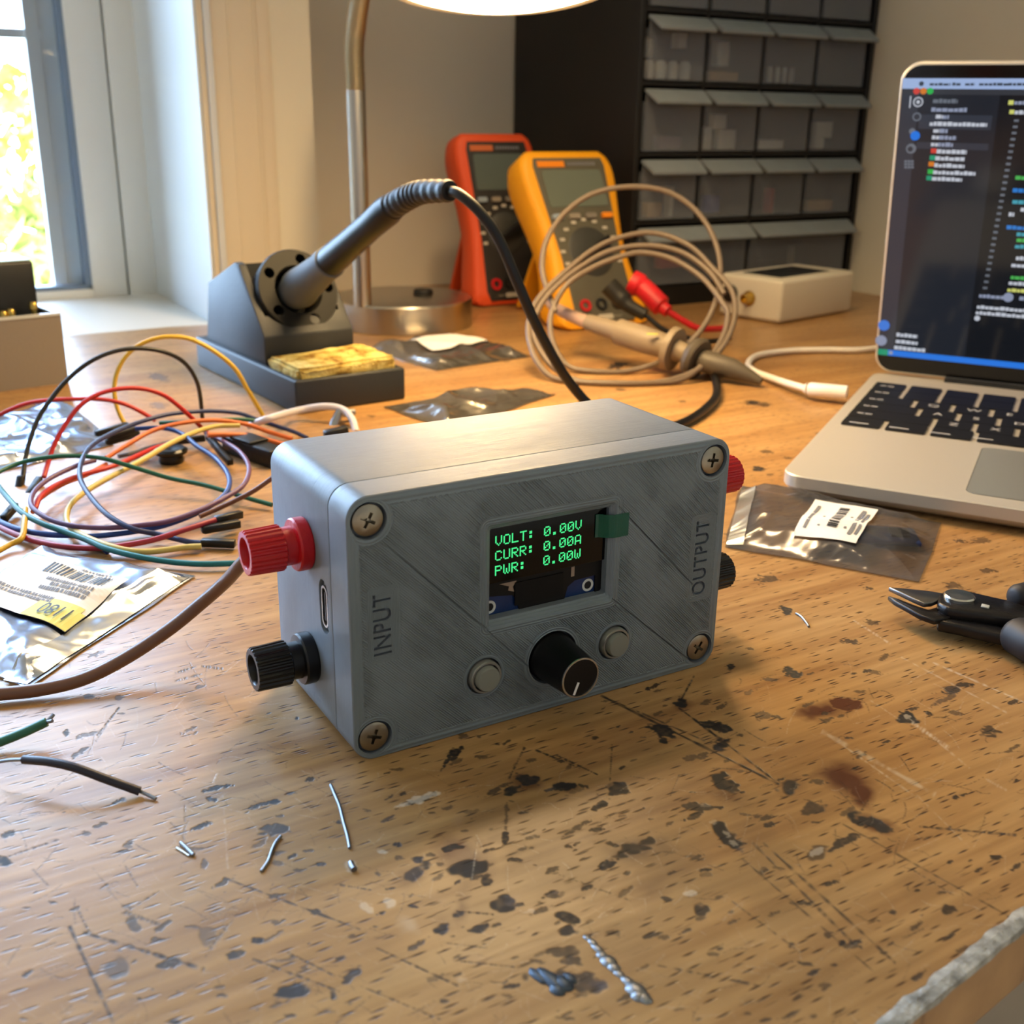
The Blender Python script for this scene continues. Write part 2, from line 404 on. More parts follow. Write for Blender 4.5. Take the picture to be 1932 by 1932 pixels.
def stroke(x0, y0, x1, y1, wd=1.2, k=0, amt=.7, br=.5, bend=0):
    w = win_of(min(x0, x1)-6, max(x0, x1)+6, min(y0, y1)-6, max(y0, y1)+6)
    if w is None: return
    X = PXI[w]-x0; Y = PYI[w]-y0; L = math.hypot(x1-x0, y1-y0); ux, uy = (x1-x0)/L, (y1-y0)/L
    t = X*ux+Y*uy; s = -X*uy+Y*ux - bend*np.sin(np.clip(t/L, 0, 1)*PI)
    wv = wd*1.35*(.55+.9*np.interp(t, np.linspace(0, L, 24), rng.rand(24))); amp = np.interp(t, np.linspace(0, L, 40), np.clip(rng.rand(40)*1.6-br*.6, 0, 1))
    val = min(1, amt*1.25)*amp*np.clip(1.5-np.abs(s)/wv, 0, 1)*((t > 0) & (t < L))
    MSK[w[0], w[1], k] = np.maximum(MSK[w[0], w[1], k], val)
for b in [(1495,1268,14,7,20),(1379,1258,8,6,0),(1712,1355,17,10,10,0,.95),(1867,1380,15,8,0,0,.7),(1799,1300,30,6,-15,0,.8),(1287,1328,11,9,0),(1351,1372,22,7,12),(1363,1407,12,9,0),(1370,1476,26,12,22,0,1),(1490,1485,20,15,-10,0,1),(1246,1378,22,8,20),(1252,1395,8,7,0),(1164,1492,20,12,-20),(1134,1519,18,5,-25),(1068,1483,20,6,-10),(1374,1579,28,14,38,0,.95),(1653,1556,48,11,22,0,.9),(1200,1602,40,13,-10,0,.85),(1150,1631,16,6,-20),(1590,1590,32,6,-30,0,.8),(1538,1613,22,10,-25,0,.55),(1328,1524,30,7,8,0,.8),(1534,1526,18,8,-10,0,.7),(1324,1718,18,11,15,0,.8),(1792,1718,12,9,0,0,.75),(1493,1782,10,6,0,0,.7),(1073,1734,18,7,10),(1073,1757,14,8,0),(1066,1852,58,15,6,0,.75),(1064,1798,26,10,0,0,.7),
          (884,1634,30,17,-10,0,1.),(851,1601,17,5,-8),(776,1652,26,12,-35,0,.8),(784,1624,13,6,0),(946,1706,20,12,0,0,.9),(917,1665,9,8,0),(834,1750,12,9,-20),(905,1752,17,6,-20),(991,1470,22,8,10,0,.9),(967,1491,14,6,-20),(842,1437,22,3,-60,0,.9),(858,1420,14,6,-30),(795,1508,34,4,-20,0,.8),(515,1567,24,9,-5,0,.75),(519,1512,11,8,0,0,.9),(495,1518,22,3,-18),(408,1487,22,4,-12),(399,1508,10,4,0),(379,1559,18,4,-22,0,.9),(553,1872,32,10,-6,0,.9),(627,1876,8,10,0,0,.9),(660,1843,16,7,-45,0,.8),(445,1800,18,7,-10,0,.8),(486,1775,10,6,0,0,.9),(714,1650,8,6,0,0,.6),(563,1643,12,4,0,0,.6),(1075,1815,20,8,0,0,.7),(1075,1735,14,9,0,0,.8),(1037,1690,16,6,-15,0,.7),(1044,1641,12,4,-30,0,.7),(1085,1565,26,4,-30,0,.7),(222,1822,16,20,30,0,.45),(253,1745,12,10,40,0,.6),(320,1817,22,7,-15,0,.75),(6,1623,14,8,0,0,.9),(394,1770,14,16,-30,0,.35),(124,1384,5,7,20,0,.85),(385,1632,6,8,0,0,.6),(1590,1780,5,4,0),(1222,1300,5,4,0),(955,1540,4,26,2,0,.6),(953,1580,5,8,0),(1160,1760,12,5,10,0,.5),(1560,1765,6,5,0,0,.6),(1440,1352,12,5,-10,0,.5),(560,1355,4,2,0)]:
    blot(*b)
for b in [(1593,1328,30,10,5,1,1.),(1557,1339,62,18,-5,1,.8,.7),(1600,1470,62,34,15,1,.95,.8),(1625,1500,30,22,30,1,.9,.6),(1560,1455,50,10,-20,1,.7,.8),(870,1612,62,36,20,1,.95,.8),(871,1705,16,52,8,1,.45,.9),(840,1745,30,22,-20,1,.35,.9),(1200,1605,70,24,-8,1,.6,.8),(1225,1680,40,42,20,1,.35,.9),(776,1650,36,20,-30,1,.5,.8),(991,1478,36,20,0,1,.6,.8),(1066,1484,26,10,0,1,.8,.7),(1653,1556,54,16,22,1,.7,.7),(1490,1485,34,26,0,1,.5,.9),(1287,1328,20,14,0,1,.5,.9),(1370,1500,44,18,20,1,.45,.9),(1700,1590,60,20,0,1,.2,.9),(900,1590,80,20,-10,1,.4,.9)]:
    blot(*b)
for b in [(793,1507,30,6,-20,2,1,.3),(1303,1686,10,5,0,2,.9),(720,1608,14,6,20,2,.8),(1000,1720,14,6,0,2,.4),(735,1700,10,12,-60,2,.7),(690,1712,12,5,40,2,.6),(660,1635,8,8,0,2,.5),(770,1745,26,16,40,2,.35,.8),(1372,1574,9,5,30,2,.6),(1384,1590,6,4,30,2,.6),(1712,1352,6,4,0,2,.7),(1540,1607,10,5,-30,2,.7),(1065,1848,22,7,5,2,.4),(1330,1520,8,3,0,2,.3),(870,1850,10,4,0,2,.3),(1345,1550,7,5,0,2,.5)]:
    blot(*b)
D = [(1133,1312,1470,1480,1.3,0,.95,.1),(1133,1312,1330,1398,1.0,0,.6,.4),(1280,1335,1472,1480,1.3,0,.95,.1),(1050,1425,1128,1462,1.0,0,.8,.2),(1155,1405,1150,1490,.9,0,.6,.3),(1310,1275,1280,1330,1.0,0,.8,.3),(425,1658,680,1755,1.5,0,.75,.1),(475,1810,640,1872,1.4,0,.7,.2),(540,1797,632,1843,1.1,0,.7,.2),(710,1790,865,1862,1.4,0,.7,.2),(680,1862,830,1925,1.2,0,.6,.3),(155,1760,385,1830,2.2,0,.75,.1),(130,1748,215,1935,2.0,0,.75,.1),(145,1715,170,1765,1.4,0,.7,.3),(230,1725,300,1682,1.2,0,.6,.3),(235,1722,300,1745,2.2,0,.6,.3),(1240,1822,1430,1860,1.4,0,.6,.3),(1420,1590,1610,1780,1.6,0,.55,.3),(1440,1590,1690,1818,1.6,0,.6,.3),(1400,1620,1650,1835,1.3,0,.5,.4),(1735,1560,1918,1576,1.3,0,.7,.3),(1590,1555,1932,1745,1.0,0,.5,.4),(1720,1640,1800,1690,.9,0,.4,.4),(990,1410,960,1470,1.2,0,.7,.3),(1010,1415,1095,1450,1.0,0,.8,.2),(860,1720,930,1726,1.2,0,.7,.3),(870,1815,975,1826,1.2,0,.6,.3),(840,1780,920,1790,1.0,0,.5,.3),(1053,1650,1190,1700,1.0,0,.5,.4),(700,1680,640,1670,1.2,0,.6,.3),(200,1370,180,1400,1,0,.5,.3),(225,1335,183,1388,1.1,0,.7,.3),(330,1270,370,1258,1.2,0,.7,.3),(380,1257,420,1262,1.6,0,.7,.3),(330,1285,380,1272,1.2,0,.6,.3),(1500,1790,1380,1700,1,0,.4,.4),(235,1633,260,1675,1,0,.5,.3),(60,1640,90,1672,1,0,.5,.3),(0,1622,110,1585,1.3,0,.55,.3),(630,1935,700,1880,1.0,0,.4,.4),(385,1808,480,1680,1.0,0,.3,.4),(395,1790,430,1745,2.2,0,.5,.2)]
for s in D: stroke(*s)
for s in [(1550,1380,1765,1500,2.6,2,.7,.4),(1560,1385,1730,1505,1.2,2,.7,.4),(1720,1362,1790,1412,2.6,2,.8,.2),(1715,1355,1830,1450,1.2,2,.5,.4),(1760,1250,1932,1325,1.1,2,.7,.3),(1700,1240,1900,1345,.9,2,.5,.4),(1610,1170,1680,1215,1.2,2,.6,.3),(1640,1320,1700,1360,1,2,.4,.4),(1730,1500,1830,1600,1,2,.4,.4),(1860,1470,1900,1492,1.6,2,.5,.3),(900,1590,890,1660,.9,2,.7,.3),(910,1600,898,1575,.8,2,.6,.3),(420,1500,430,1640,.8,2,.4,.4),(410,1460,402,1478,1.2,2,.8,.1),(520,1555,500,1590,.8,2,.4,.4)]: stroke(*s)
for i in range(900):      # fine random scratches and pores
    x = rng.uniform(-20, 1932); y = 1180+rng.rand()**.8*760
    if 560 < x < 1380 and y < 1440: continue
    a = rng.uniform(0, PI); l = rng.uniform(12, 70)*(1.3 if x < 500 else 1)
    stroke(x, y, x+l*math.cos(a), y+l*math.sin(a)*.7, rng.uniform(.4, .7), 2 if rng.rand() < .6 else 0, rng.uniform(.15, .5), .4, rng.uniform(-5, 5))
for i in range(520):
    x = rng.uniform(0, 1932); y = 1230+rng.rand()*700
    dens = math.exp(-((x-1150)/620)**2)
    if rng.rand() > dens+.25 or (560 < x < 1340 and y < 1400-.2*(x-650)): continue
    s = rng.uniform(1.5, 8); blot(x, y, s*rng.uniform(1.2, 2.6), s*.55, rng.uniform(-35, 10), 0, rng.uniform(.4, .85))
for i in range(60):       # older marks towards the back of the bench
    q = (rng.uniform(600, 1900), rng.uniform(640, 1240)); s = rng.uniform(2, 6)
    blot(q[0], q[1], s*2.4, s*.7, 4, 0, rng.uniform(.3, .7))
for b in [(1110,660,20,6,5),(1150,655,9,4,0),(1165,690,18,5,-8),(1445,655,16,5,0),(1300,820,12,4,0),(1420,760,12,4,0),(1430,885,10,4,0),(1450,1093,20,7,0,0,.6),(300,712,16,6,10,0,.4),(300,765,14,5,0,0,.35),(1480,1150,12,6,30),(1800,1105,16,6,10,0,.5),(1850,1020,14,4,0,0,.4)]: blot(*b)
grime = vnoise((N, N), 420)*.5+vnoise((N, N), 140)*.3+vnoise((N, N), 50)*.2
grime = np.clip((grime-.5)*4, 0, 1)*np.exp(-((PXI-1180)/520)**2-((PYI-1640)/230)**2)*.26
MSK[..., 0] = np.maximum(MSK[..., 0], grime)
MSK = np.clip(MSK, 0, 1)
mimg = image('bench_marks', MSK)
nt = wood.node_tree; bs = nt.nodes['Principled BSDF']; NN = nt.nodes.new; LK = nt.links.new
tc = NN('ShaderNodeTexCoord')
def mapping(src, rot=0, scale=(1,1,1), loc=(0,0,0)):
    m = NN('ShaderNodeMapping'); m.inputs['Rotation'].default_value = (0,0,rot); m.inputs['Scale'].default_value = scale; m.inputs['Location'].default_value = loc
    LK(src, m.inputs[0]); return m.outputs[0]
def tnoise(vec, scale, detail=4, rough=.5):
    n = NN('ShaderNodeTexNoise'); n.inputs['Scale'].default_value = scale; n.inputs['Detail'].default_value = detail; n.inputs['Roughness'].default_value = rough; LK(vec, n.inputs['Vector']); return n.outputs['Fac']
def ramp(src, stops):
    r = NN('ShaderNodeValToRGB'); e = r.color_ramp.elements
    while len(e) < len(stops): e.new(.5)
    for k, (p_, c_) in enumerate(stops): e[k].position = p_; e[k].color = c_
    LK(src, r.inputs[0]); return r.outputs[0]
def mixc(f, a, b, mode='MIX'):
    m = NN('ShaderNodeMix'); m.data_type = 'RGBA'; m.blend_type = mode
    if isinstance(f, (int, float)): m.inputs[0].default_value = f
    else: LK(f, m.inputs[0])
    for i, q in ((6, a), (7, b)):
        if isinstance(q, tuple): m.inputs[i].default_value = q
        else: LK(q, m.inputs[i])
    return m.outputs[2]
def mth(op, a, b=None, c=None):
    m = NN('ShaderNodeMath'); m.operation = op
    for i, q in enumerate((a, b, c)):
        if q is None: continue
        if isinstance(q, (int, float)): m.inputs[i].default_value = q
        else: LK(q, m.inputs[i])
    return m.outputs[0]
grain = mapping(tc.outputs['Object'], -GR)
gl = mapping(grain, 0, (9, 110, 30)); gm = mapping(grain, 0, (25, 420, 60))
base = ramp(tnoise(gl, 1.0, 5), [(.30, srgb(148,106,62)), (.5, srgb(172,132,82)), (.72, srgb(190,152,100))])
base = mixc(.35, base, ramp(tnoise(gm, 1.0, 4), [(.3, srgb(120,78,40)), (.7, srgb(200,156,102))]))
# beech flecks: short dark dashes along the grain
vo = NN('ShaderNodeTexVoronoi'); vo.inputs['Scale'].default_value = 1.0; vo.inputs['Randomness'].default_value = .9
LK(mapping(grain, 0, (150, 850, 1)), vo.inputs['Vector'])
dd = mth('LESS_THAN', vo.outputs['Distance'], .17)
sc_ = NN('ShaderNodeSeparateColor'); LK(vo.outputs['Color'], sc_.inputs[0])
fl = mth('MULTIPLY', mth('SUBTRACT', 1.0, mth('MULTIPLY', vo.outputs['Distance'], 3.6)), 1.6); fl = mth('MAXIMUM', mth('MINIMUM', fl, 1), 0)
fl = mth('MULTIPLY', fl, mth('GREATER_THAN', sc_.outputs[0], .12)); fl = mth('MULTIPLY', fl, .95)
base = mixc(fl, base, srgb(62,36,18))
vo2 = NN('ShaderNodeTexVoronoi'); vo2.inputs['Scale'].default_value = 1.0
LK(mapping(grain, 0, (85, 1100, 1), (3.3, 1.7, 0)), vo2.inputs['Vector'])
sc2 = NN('ShaderNodeSeparateColor'); LK(vo2.outputs['Color'], sc2.inputs[0])
fl2 = mth('MAXIMUM', mth('SUBTRACT', 1.0, mth('MULTIPLY', vo2.outputs['Distance'], 5.0)), 0)
fl2 = mth('MULTIPLY', mth('MULTIPLY', fl2, mth('GREATER_THAN', sc2.outputs[0], .45)), .85)
base = mixc(fl2, base, srgb(70,42,20))
im = NN('ShaderNodeTexImage'); im.image = mimg; im.extension = 'CLIP'; im.interpolation = 'Cubic'
sx_, sy_ = 1/(IMG_X1-IMG_X0), 1/(IMG_Y1-IMG_Y0)
LK(mapping(tc.outputs['Object'], 0, (sx_, sy_, 1), (-IMG_X0*sx_, (.2-IMG_Y0)*sy_, 0)), im.inputs[0])
si = NN('ShaderNodeSeparateColor'); LK(im.outputs[0], si.inputs[0])
geo = NN('ShaderNodeNewGeometry'); sn = NN('ShaderNodeSeparateXYZ'); LK(geo.outputs['Normal'], sn.inputs[0]); up = mth('GREATER_THAN', sn.outputs[2], .5)
k0, k1, k2 = [mth('MULTIPLY', si.outputs[i], up) for i in range(3)]
base = mixc(mth('MINIMUM', mth('MULTIPLY', k1, 1.1), .95), base, srgb(78,30,10))
base = mixc(mth('POWER', k0, .6), base, ramp(tnoise(tc.outputs['Object'], 140, 3), [(.35, srgb(14,9,9)), (.6, srgb(26,24,28)), (.74, srgb(66,66,76))]))
base = mixc(mth('MULTIPLY', k2, .5), base, srgb(216,204,186))
LK(base, bs.inputs['Base Color'])
rgh = mth('MULTIPLY_ADD', tnoise(mapping(grain, 0, (12, 160, 20)), 1.0, 4), .2, .22)
rgh = mth('ADD', rgh, mth('MULTIPLY', k0, .25))
LK(rgh, bs.inputs['Roughness'])
hgt = mth('ADD', mth('MULTIPLY', tnoise(gm, 1.0, 3), .3), mth('MULTIPLY', tnoise(tc.outputs['Object'], 90, 4), .5))
hgt = mth('SUBTRACT', hgt, mth('MULTIPLY', mth('ADD', fl, fl2), .5)); hgt = mth('SUBTRACT', hgt, mth('MULTIPLY', k0, .5)); hgt = mth('ADD', hgt, mth('MULTIPLY', k2, .25))
bp = NN('ShaderNodeBump'); bp.inputs['Strength'].default_value = .32; bp.inputs['Distance'].default_value = .0004; LK(hgt, bp.inputs['Height']); LK(bp.outputs[0], bs.inputs['Normal'])
bs.inputs['Specular IOR Level'].default_value = .5
# ================================================================== PRINTED METER BOX
mm = .001
BW, BH, BD = .1, .0608, .0458
BX, BY, BA = -.03318513, .21094537, .535881812
meter = thing('meter_box', 'grey printed box with a small green text display, knob and coloured terminals', 'electronic device', (BX, BY, 0), BA)
def rprism(x0, x1, z0, z1, r, y0, y1, n=8):
    pts = [(x, y0, z) for x, z in rrect(x0, x1, z0, z1, r, n)]
    return MB().prism(pts, (0,0,0), (0,y1-y0,0))
def cyl(name, r, y0, y1, x, z, seg=40, r2=None):
    return MB().lathe([(r, y0), (r2 if r2 else r, y1)], seg, (x, 0, z), (0,1,0)).build(name, None, meter)
# front cover
# image height map for the printed face
HN, HM = 2000, 1216
hx = (np.arange(HN)+.5)/HN*100; hz = (np.arange(HM)+.5)/HM*60.8
X_, Z_ = np.meshgrid(hx, hz)
def sdbox(x0, x1, z0, z1, r=0):
    qx = np.abs(X_-(x0+x1)/2)-(x1-x0)/2+r; qz = np.abs(Z_-(z0+z1)/2)-(z1-z0)/2+r
    return np.hypot(np.maximum(qx, 0), np.maximum(qz, 0))+np.minimum(np.maximum(qx, qz), 0)-r
dist = -sdbox(0, 100, 0, 60.8, 5)/1.0
lim = np.full_like(dist, 2.6); m0 = dist/2.6
best = m0.copy()
for d, l in [(sdbox(32, 67, 24.3, 50, 1), 1.3), (np.hypot(X_-50.4, Z_-13.6)-6.7, 1.3), (np.hypot(X_-32, Z_-13.4)-4.2, 1.2), (np.hypot(X_-67.8, Z_-13.4)-4.2, 1.2), (sdbox(4.6, 10.8, 23.6, 39.8, .5), .7), (sdbox(90.2, 96.4, 19.6, 41.4, .5), .7)] + [(np.hypot(X_-x, Z_-z)-3.9, 1.5) for x in (4.9, 94.9) for z in (5.3, 55.4)]:
    best = np.minimum(best, d/l)
per = .5+.5*np.cos(best*2.0*2*PI)
n1 = vnoise(X_.shape, 170); n2 = vnoise(X_.shape, 60); wob = (vnoise(X_.shape, 90)-.5)*.10
diag = (X_+Z_)/math.sqrt(2)
linei = np.floor(diag/.47).astype(int); lr = rng.rand(linei.max()+2)
sw = .5+.5*np.cos((diag+wob)/.47*2*PI)
fad = np.clip((n1-.2)*3.0, .45, 1)*np.clip((n2-.1)*1.6, .75, 1)
infill = 1-(1-sw**.7)*fad*(.5+.7*lr[linei])
k = np.clip((best-1)*8, 0, 1)
H_ = per*.25*(1-k)+.70*(1-k)+k*(.25+.75*infill) 
H_ -= .35*np.exp(-((best-1.06)/.10)**2)*(vnoise(X_.shape, 7) > .45)
def groove(x0, z0, x1, z1, w, dpt):
    global H_
    L = math.hypot(x1-x0, z1-z0); ux, uz = (x1-x0)/L, (z1-z0)/L
    t = (X_-x0)*ux+(Z_-z0)*uz; s = np.abs(-(X_-x0)*uz+(Z_-z0)*ux)
    H_ = H_-dpt*np.clip(1.4-s/w, 0, 1)*((t > 0) & (t < L))
groove(8, 50, 32.2, 25.2, .17, 1.1); groove(32.6, 24.6, 44.3, 12.2, .13, .6); groove(67.3, 48.2, 91, 23.8, .17, 1.1); groove(66.6, 25, 91.5, 2.9, .2, 1.2); groove(43, 20, 47, 16, .12, .5)
H_ = np.clip(H_, 0, 1)
fimg = image('face_relief', H_.astype(np.float32))
# darker grooves are real relief; colour stays even
face = mat('printed_face', (116,128,134), .45); nt = face.node_tree; b_ = nt.nodes['Principled BSDF']
NN = nt.nodes.new; LK = nt.links.new
tc = NN('ShaderNodeTexCoord'); sp = NN('ShaderNodeSeparateXYZ'); LK(tc.outputs['Object'], sp.inputs[0])
cb = NN('ShaderNodeCombineXYZ'); LK(mth('DIVIDE', sp.outputs[0], BW), cb.inputs[0]); LK(mth('DIVIDE', sp.outputs[2], BH), cb.inputs[1])
im = NN('ShaderNodeTexImage'); im.image = fimg; im.interpolation = 'Cubic'; im.extension = 'EXTEND'; LK(cb.outputs[0], im.inputs[0])
bp = NN('ShaderNodeBump'); bp.inputs['Strength'].default_value = 1.0; bp.inputs['Distance'].default_value = .0005
LK(im.outputs[0], bp.inputs['Height'])
# on the thin rim use layer lines along Y instead
LK(bp.outputs[0], b_.inputs['Normal'])
hs = ramp(tnoise(tc.outputs['Object'], 45, 3), [(.35, srgb(108,120,127)), (.65, srgb(118,130,138))])
LK(hs, b_.inputs['Base Color'])

cover = rprism(0, BW, 0, BH, 5*mm, 0, 9.55*mm, 10).build('front_cover', None, meter)
bm = bmesh.new(); bm.from_mesh(cover.data)
ed_ = [e for e in bm.edges if all(abs(v.co.y) < 1e-6 for v in e.verts)]
bmesh.ops.bevel(bm, geom=ed_, offset=.5*mm, segments=3, affect='EDGES', profile=.5); bm.to_mesh(cover.data); bm.free()
cut = []
o = MB(); q0 = rrect(32*mm, 67*mm, 24.3*mm, 50*mm, 1.0*mm, 3); q1 = rrect(33.8*mm, 65.5*mm, 26.3*mm, 48.1*mm, .5*mm, 3)
v = [(x, -.001*mm, z) for x, z in q0]+[(x, 1.3*mm, z) for x, z in q1]+[(x, 4.5*mm, z) for x, z in q1]; n = len(q0)
o.add(v, [list(range(n)), [2*n+i for i in range(n)]]+[[j*n+i, j*n+(i+1) % n, (j+1)*n+(i+1) % n, (j+1)*n+i] for j in (0,1) for i in range(n)])
for vv in o.v[:n]: vv.y = -.3*mm
cut.append(o.build('c', None, meter))
for x in (4.9, 94.9):
    for z in (5.3, 55.4): cut.append(cyl('c', 4.05*mm, -1*mm, 2.4*mm, x*mm, z*mm))
for x in (32, 67.8): cut.append(cyl('c', 4.45*mm, -1*mm, 3*mm, x*mm, 13.4*mm))
cut.append(cyl('c', 6.7*mm, -1*mm, 3*mm, 50.4*mm, 13.6*mm))
for body, x, z, L in (('INPUT', 9.4, 24.7, 14.1), ('OUTPUT', 95.2, 20.6, 19.8)):
    me = text_mesh(body, 1.0, 0.5, 1.10, 'LEFT', .014); xs = [v.co.x for v in me.vertices]; ys = [v.co.y for v in me.vertices]
    s = L/(max(xs)-min(xs)); cap = 4.2
    for v in me.vertices:
        tx = (v.co.x-min(xs))*s; ty = (v.co.y-min(ys))/(max(ys)-min(ys))*cap; tz = v.co.z*2.0
        v.co = Vector(((x-ty)*mm, tz*mm, (z+tx)*mm))
    bm = bmesh.new(); bm.from_mesh(me); bmesh.ops.remove_doubles(bm, verts=bm.verts, dist=1e-6); bmesh.ops.recalc_face_normals(bm, faces=bm.faces); bm.to_mesh(me); bm.free()
    oo = bpy.data.objects.new('c', me); COL.objects.link(oo); oo.parent = meter; cut.append(oo)
for (xa, za, xb, zb, wq) in ((8, 50, 32.0, 25.3, .085), (33.0, 24.0, 43.6, 12.9, .05), (67.6, 47.9, 91, 23.8, .08), (67.2, 24.5, 91.3, 3.1, .095)):
    d_ = Vector((xb-xa, 0, zb-za)).normalized(); n_ = Vector((-d_.z, 0, d_.x))*wq
    a_, b_2 = Vector((xa, -.5, za)), Vector((xb, -.5, zb))
    cut.append(MB().prism([(a_-n_*.3)*mm, (a_.lerp(b_2, .3)-n_)*mm, (a_.lerp(b_2, .8)-n_)*mm, (b_2-n_*.3)*mm, (b_2+n_*.3)*mm, (a_.lerp(b_2, .8)+n_)*mm, (a_.lerp(b_2, .3)+n_)*mm, (a_+n_*.3)*mm], (0,0,0), (0,.9*mm,0)).build('c', None, meter))
bpy.context.view_layer.update()
boolean(cover, cut)
cover.data.materials.clear(); cover.data.materials.append(face); cover.data.materials.append(MATS['printed_grey'])
for p_ in cover.data.polygons:
    p_.material_index = 0 if (abs(p_.normal.y) > .75 and p_.center.y < .9*mm) else 1
# shell behind the seam
sh = MB()
for (ya, yb, ins_) in ((9.95, 27.3, 0), (27.5, 45.8, .0)):
    pts = [(x, ya*mm, z) for x, z in rrect(0, BW, 0, BH, 5*mm, 10)]
body = rprism(0, BW, 0, BH, 5*mm, 10.0*mm, BD, 10)
shell = body.build('case', MATS['printed_grey'], meter)
bm = bmesh.new(); bm.from_mesh(shell.data)
ed_ = [e for e in bm.edges if abs(e.verts[0].co.y-e.verts[1].co.y) < 1e-7]
bmesh.ops.bevel(bm, geom=ed_, offset=.35*mm, segments=2, affect='EDGES', profile=.5); bm.to_mesh(shell.data); bm.free()
# usb recess: cut through shell side
us = MB(); pts = [(-.5*mm, 14.6*mm+a, 31.6*mm+b) for a, b in [(x, z) for x, z in rrect(-2.5*mm, 2.5*mm, -6.4*mm, 6.4*mm, 2.45*mm, 8)]]
c1 = us.prism(pts, (0,0,0), (1.6*mm,0,0)).build('c', None, meter)
bpy.context.view_layer.update(); boolean(shell, [c1]); shell.data.materials.clear(); shell.data.materials.append(MATS['printed_grey'])
MB().prism([(x, 9.6*mm, z) for x, z in rrect(.7*mm, BW-.7*mm, .7*mm, BH-.7*mm, 4.4*mm, 10)], (0,.1*mm,0), (0,.5*mm,0)).build('seam_gasket', mat('seam_dark', (50,56,60), .7), meter)
# usb port

up_ = MB()
def stad(hw, hl, r): return [(14.6*mm+a, 31.6*mm+b) for a, b in rrect(-hw*mm, hw*mm, -hl*mm, hl*mm, r*mm, 8)]
o1 = stad(1.75, 4.9, 1.7); o2 = stad(1.25, 4.4, 1.2); n = len(o1)
v = [(-.05*mm+.9*mm, a, b) for a, b in o1]+[(.15*mm, a, b) for a, b in o1]+[(.15*mm, a, b) for a, b in o2]+[(1.05*mm, a, b) for a, b in o2]
up_.add(v, [[j*n+i, j*n+(i+1) % n, (j+1)*n+(i+1) % n, (j+1)*n+i] for j in (0,1,2) for i in range(n)])
port = up_.build('usb_port', MATS['steel'], meter)
MB().prism([(1.0*mm, a, b) for a, b in o2], (0,0,0), (.06*mm,0,0)).build('port_opening', mat('deep_black', (8,8,9), .6), port)
MB().prism([(.3*mm, a, b) for a, b in stad(.35, 3.4, .3)], (0,0,0), (.7*mm,0,0)).build('contact_tongue', MATS['black_plastic'], port)

# screws
def screw(x, z, rot):
    m = MB().lathe([(0, 2.35), (2.6, 2.35), (3.4, .85), (3.42, .45), (3.15, .28), (0, .25)], 40, (0,0,0), (0,1,0))
    for v in m.v: v *= mm
    o = m.build('screw', MATS['nickel'], meter)
    o.location = (x*mm, 0, z*mm)
    c = []
    for a in (0, PI/2):
        cc = MB().box(-1.75*mm, 1.75*mm, -.3*mm, 1.7*mm, -.36*mm, .36*mm).build('c', None, meter); cc.location = o.location; cc.rotation_euler = (0, a+rot, 0); c.append(cc)
    cc = MB().lathe([(1.05*mm, -.3*mm), (.45*mm, 2.0*mm)], 4, (0,0,0), (0,1,0)).build('c', None, meter); cc.location = o.location; cc.rotation_euler = (0, rot, 0); c.append(cc)
    bpy.context.view_layer.update(); boolean(o, c); o.data.materials.clear(); o.data.materials.append(MATS['nickel'])
    ring = MB().lathe([(3.42, 1.0), (3.85, .98)], 40, (0,0,0), (0,1,0), cap=False)
    return o
for x, z, r in ((4.9, 55.4, .5), (94.9, 55.4, .15), (94.9, 5.3, .6), (4.9, 5.3, .35)): screw(x, z, r)

# terminals (binding posts)
def post(x, z, sgn, m, label, y=24.0, L=13.9):
    """axis along -x (sgn=-1) or +x (sgn=+1)"""
    seg = 96
    def ring(r, hh, amp=0.0):
        return [(hh*mm*sgn, math.cos(2*PI*i/seg)*(r-(amp if (i//2) % 2 else 0))*mm, math.sin(2*PI*i/seg)*(r-(amp if (i//2) % 2 else 0))*mm) for i in range(seg)]
    prof = [(5.75, 0, 0), (6.0, .4, 0), (6.0, 2.7, 0), (5.7, 3.1, 0), (4.35, 3.25, 0), (4.3, 5.6, 0), (5.15, 6.0, .28), (5.2, 6.5, .36), (5.0, L-.25, .36), (4.75, L, .12), (3.55, L, 0), (3.35, L-.4, 0), (3.2, L-5, 0)]
    mb = MB(); v = []
    for r, hh, am in prof: v += ring(r, hh, am)
    f = [[j*seg+i, j*seg+(i+1) % seg, (j+1)*seg+(i+1) % seg, (j+1)*seg+i] for j in range(len(prof)-1) for i in range(seg)]
    f += [list(range(seg)), [(len(prof)-1)*seg+i for i in range(seg)]]
    mb.add(v, f)
    o = mb.build('binding_post', m, meter, smooth=30); o.location = (x*mm, y*mm, z*mm); o['label'] = label
    return o
redp = mat('red_plastic', (186,20,30), .32, bump=.12, bscale=900); blkp = mat('gloss_black', (9,9,10), .30)
post(0, 43.4, -1, redp, 'red terminal on the side above the port'); post(0, 15.4, -1, blkp, 'black terminal on the side below the port')
post(100, 43.4, 1, redp, 'red terminal on the side by the OUTPUT word', 19, 18.5); post(100, 15.4, 1, blkp, 'black terminal on the side by the OUTPUT word', 19, 18.5)

# push buttons
bz = mat('button_grey', (128,130,122), .5); br_ = mat('button_rim', (150,150,144), .35, .6)
for x in (32, 67.8):
    m = MB().lathe([(3.95, 2.6), (3.95, -.9), (3.75, -1.2), (3.35, -1.2), (3.25, .2)], 48, (0,0,0), (0,1,0), cap=False)
    for v in m.v: v *= mm
    o = m.build('push_button', br_, meter); o.location = (x*mm, 0, 13.4*mm)
    m = MB().lathe([(3.0, .8), (2.95, -2.1), (2.7, -2.4), (0, -2.5)], 48, (0,0,0), (0,1,0))
    for v in m.v: v *= mm
    m.build('button_cap', bz, o)
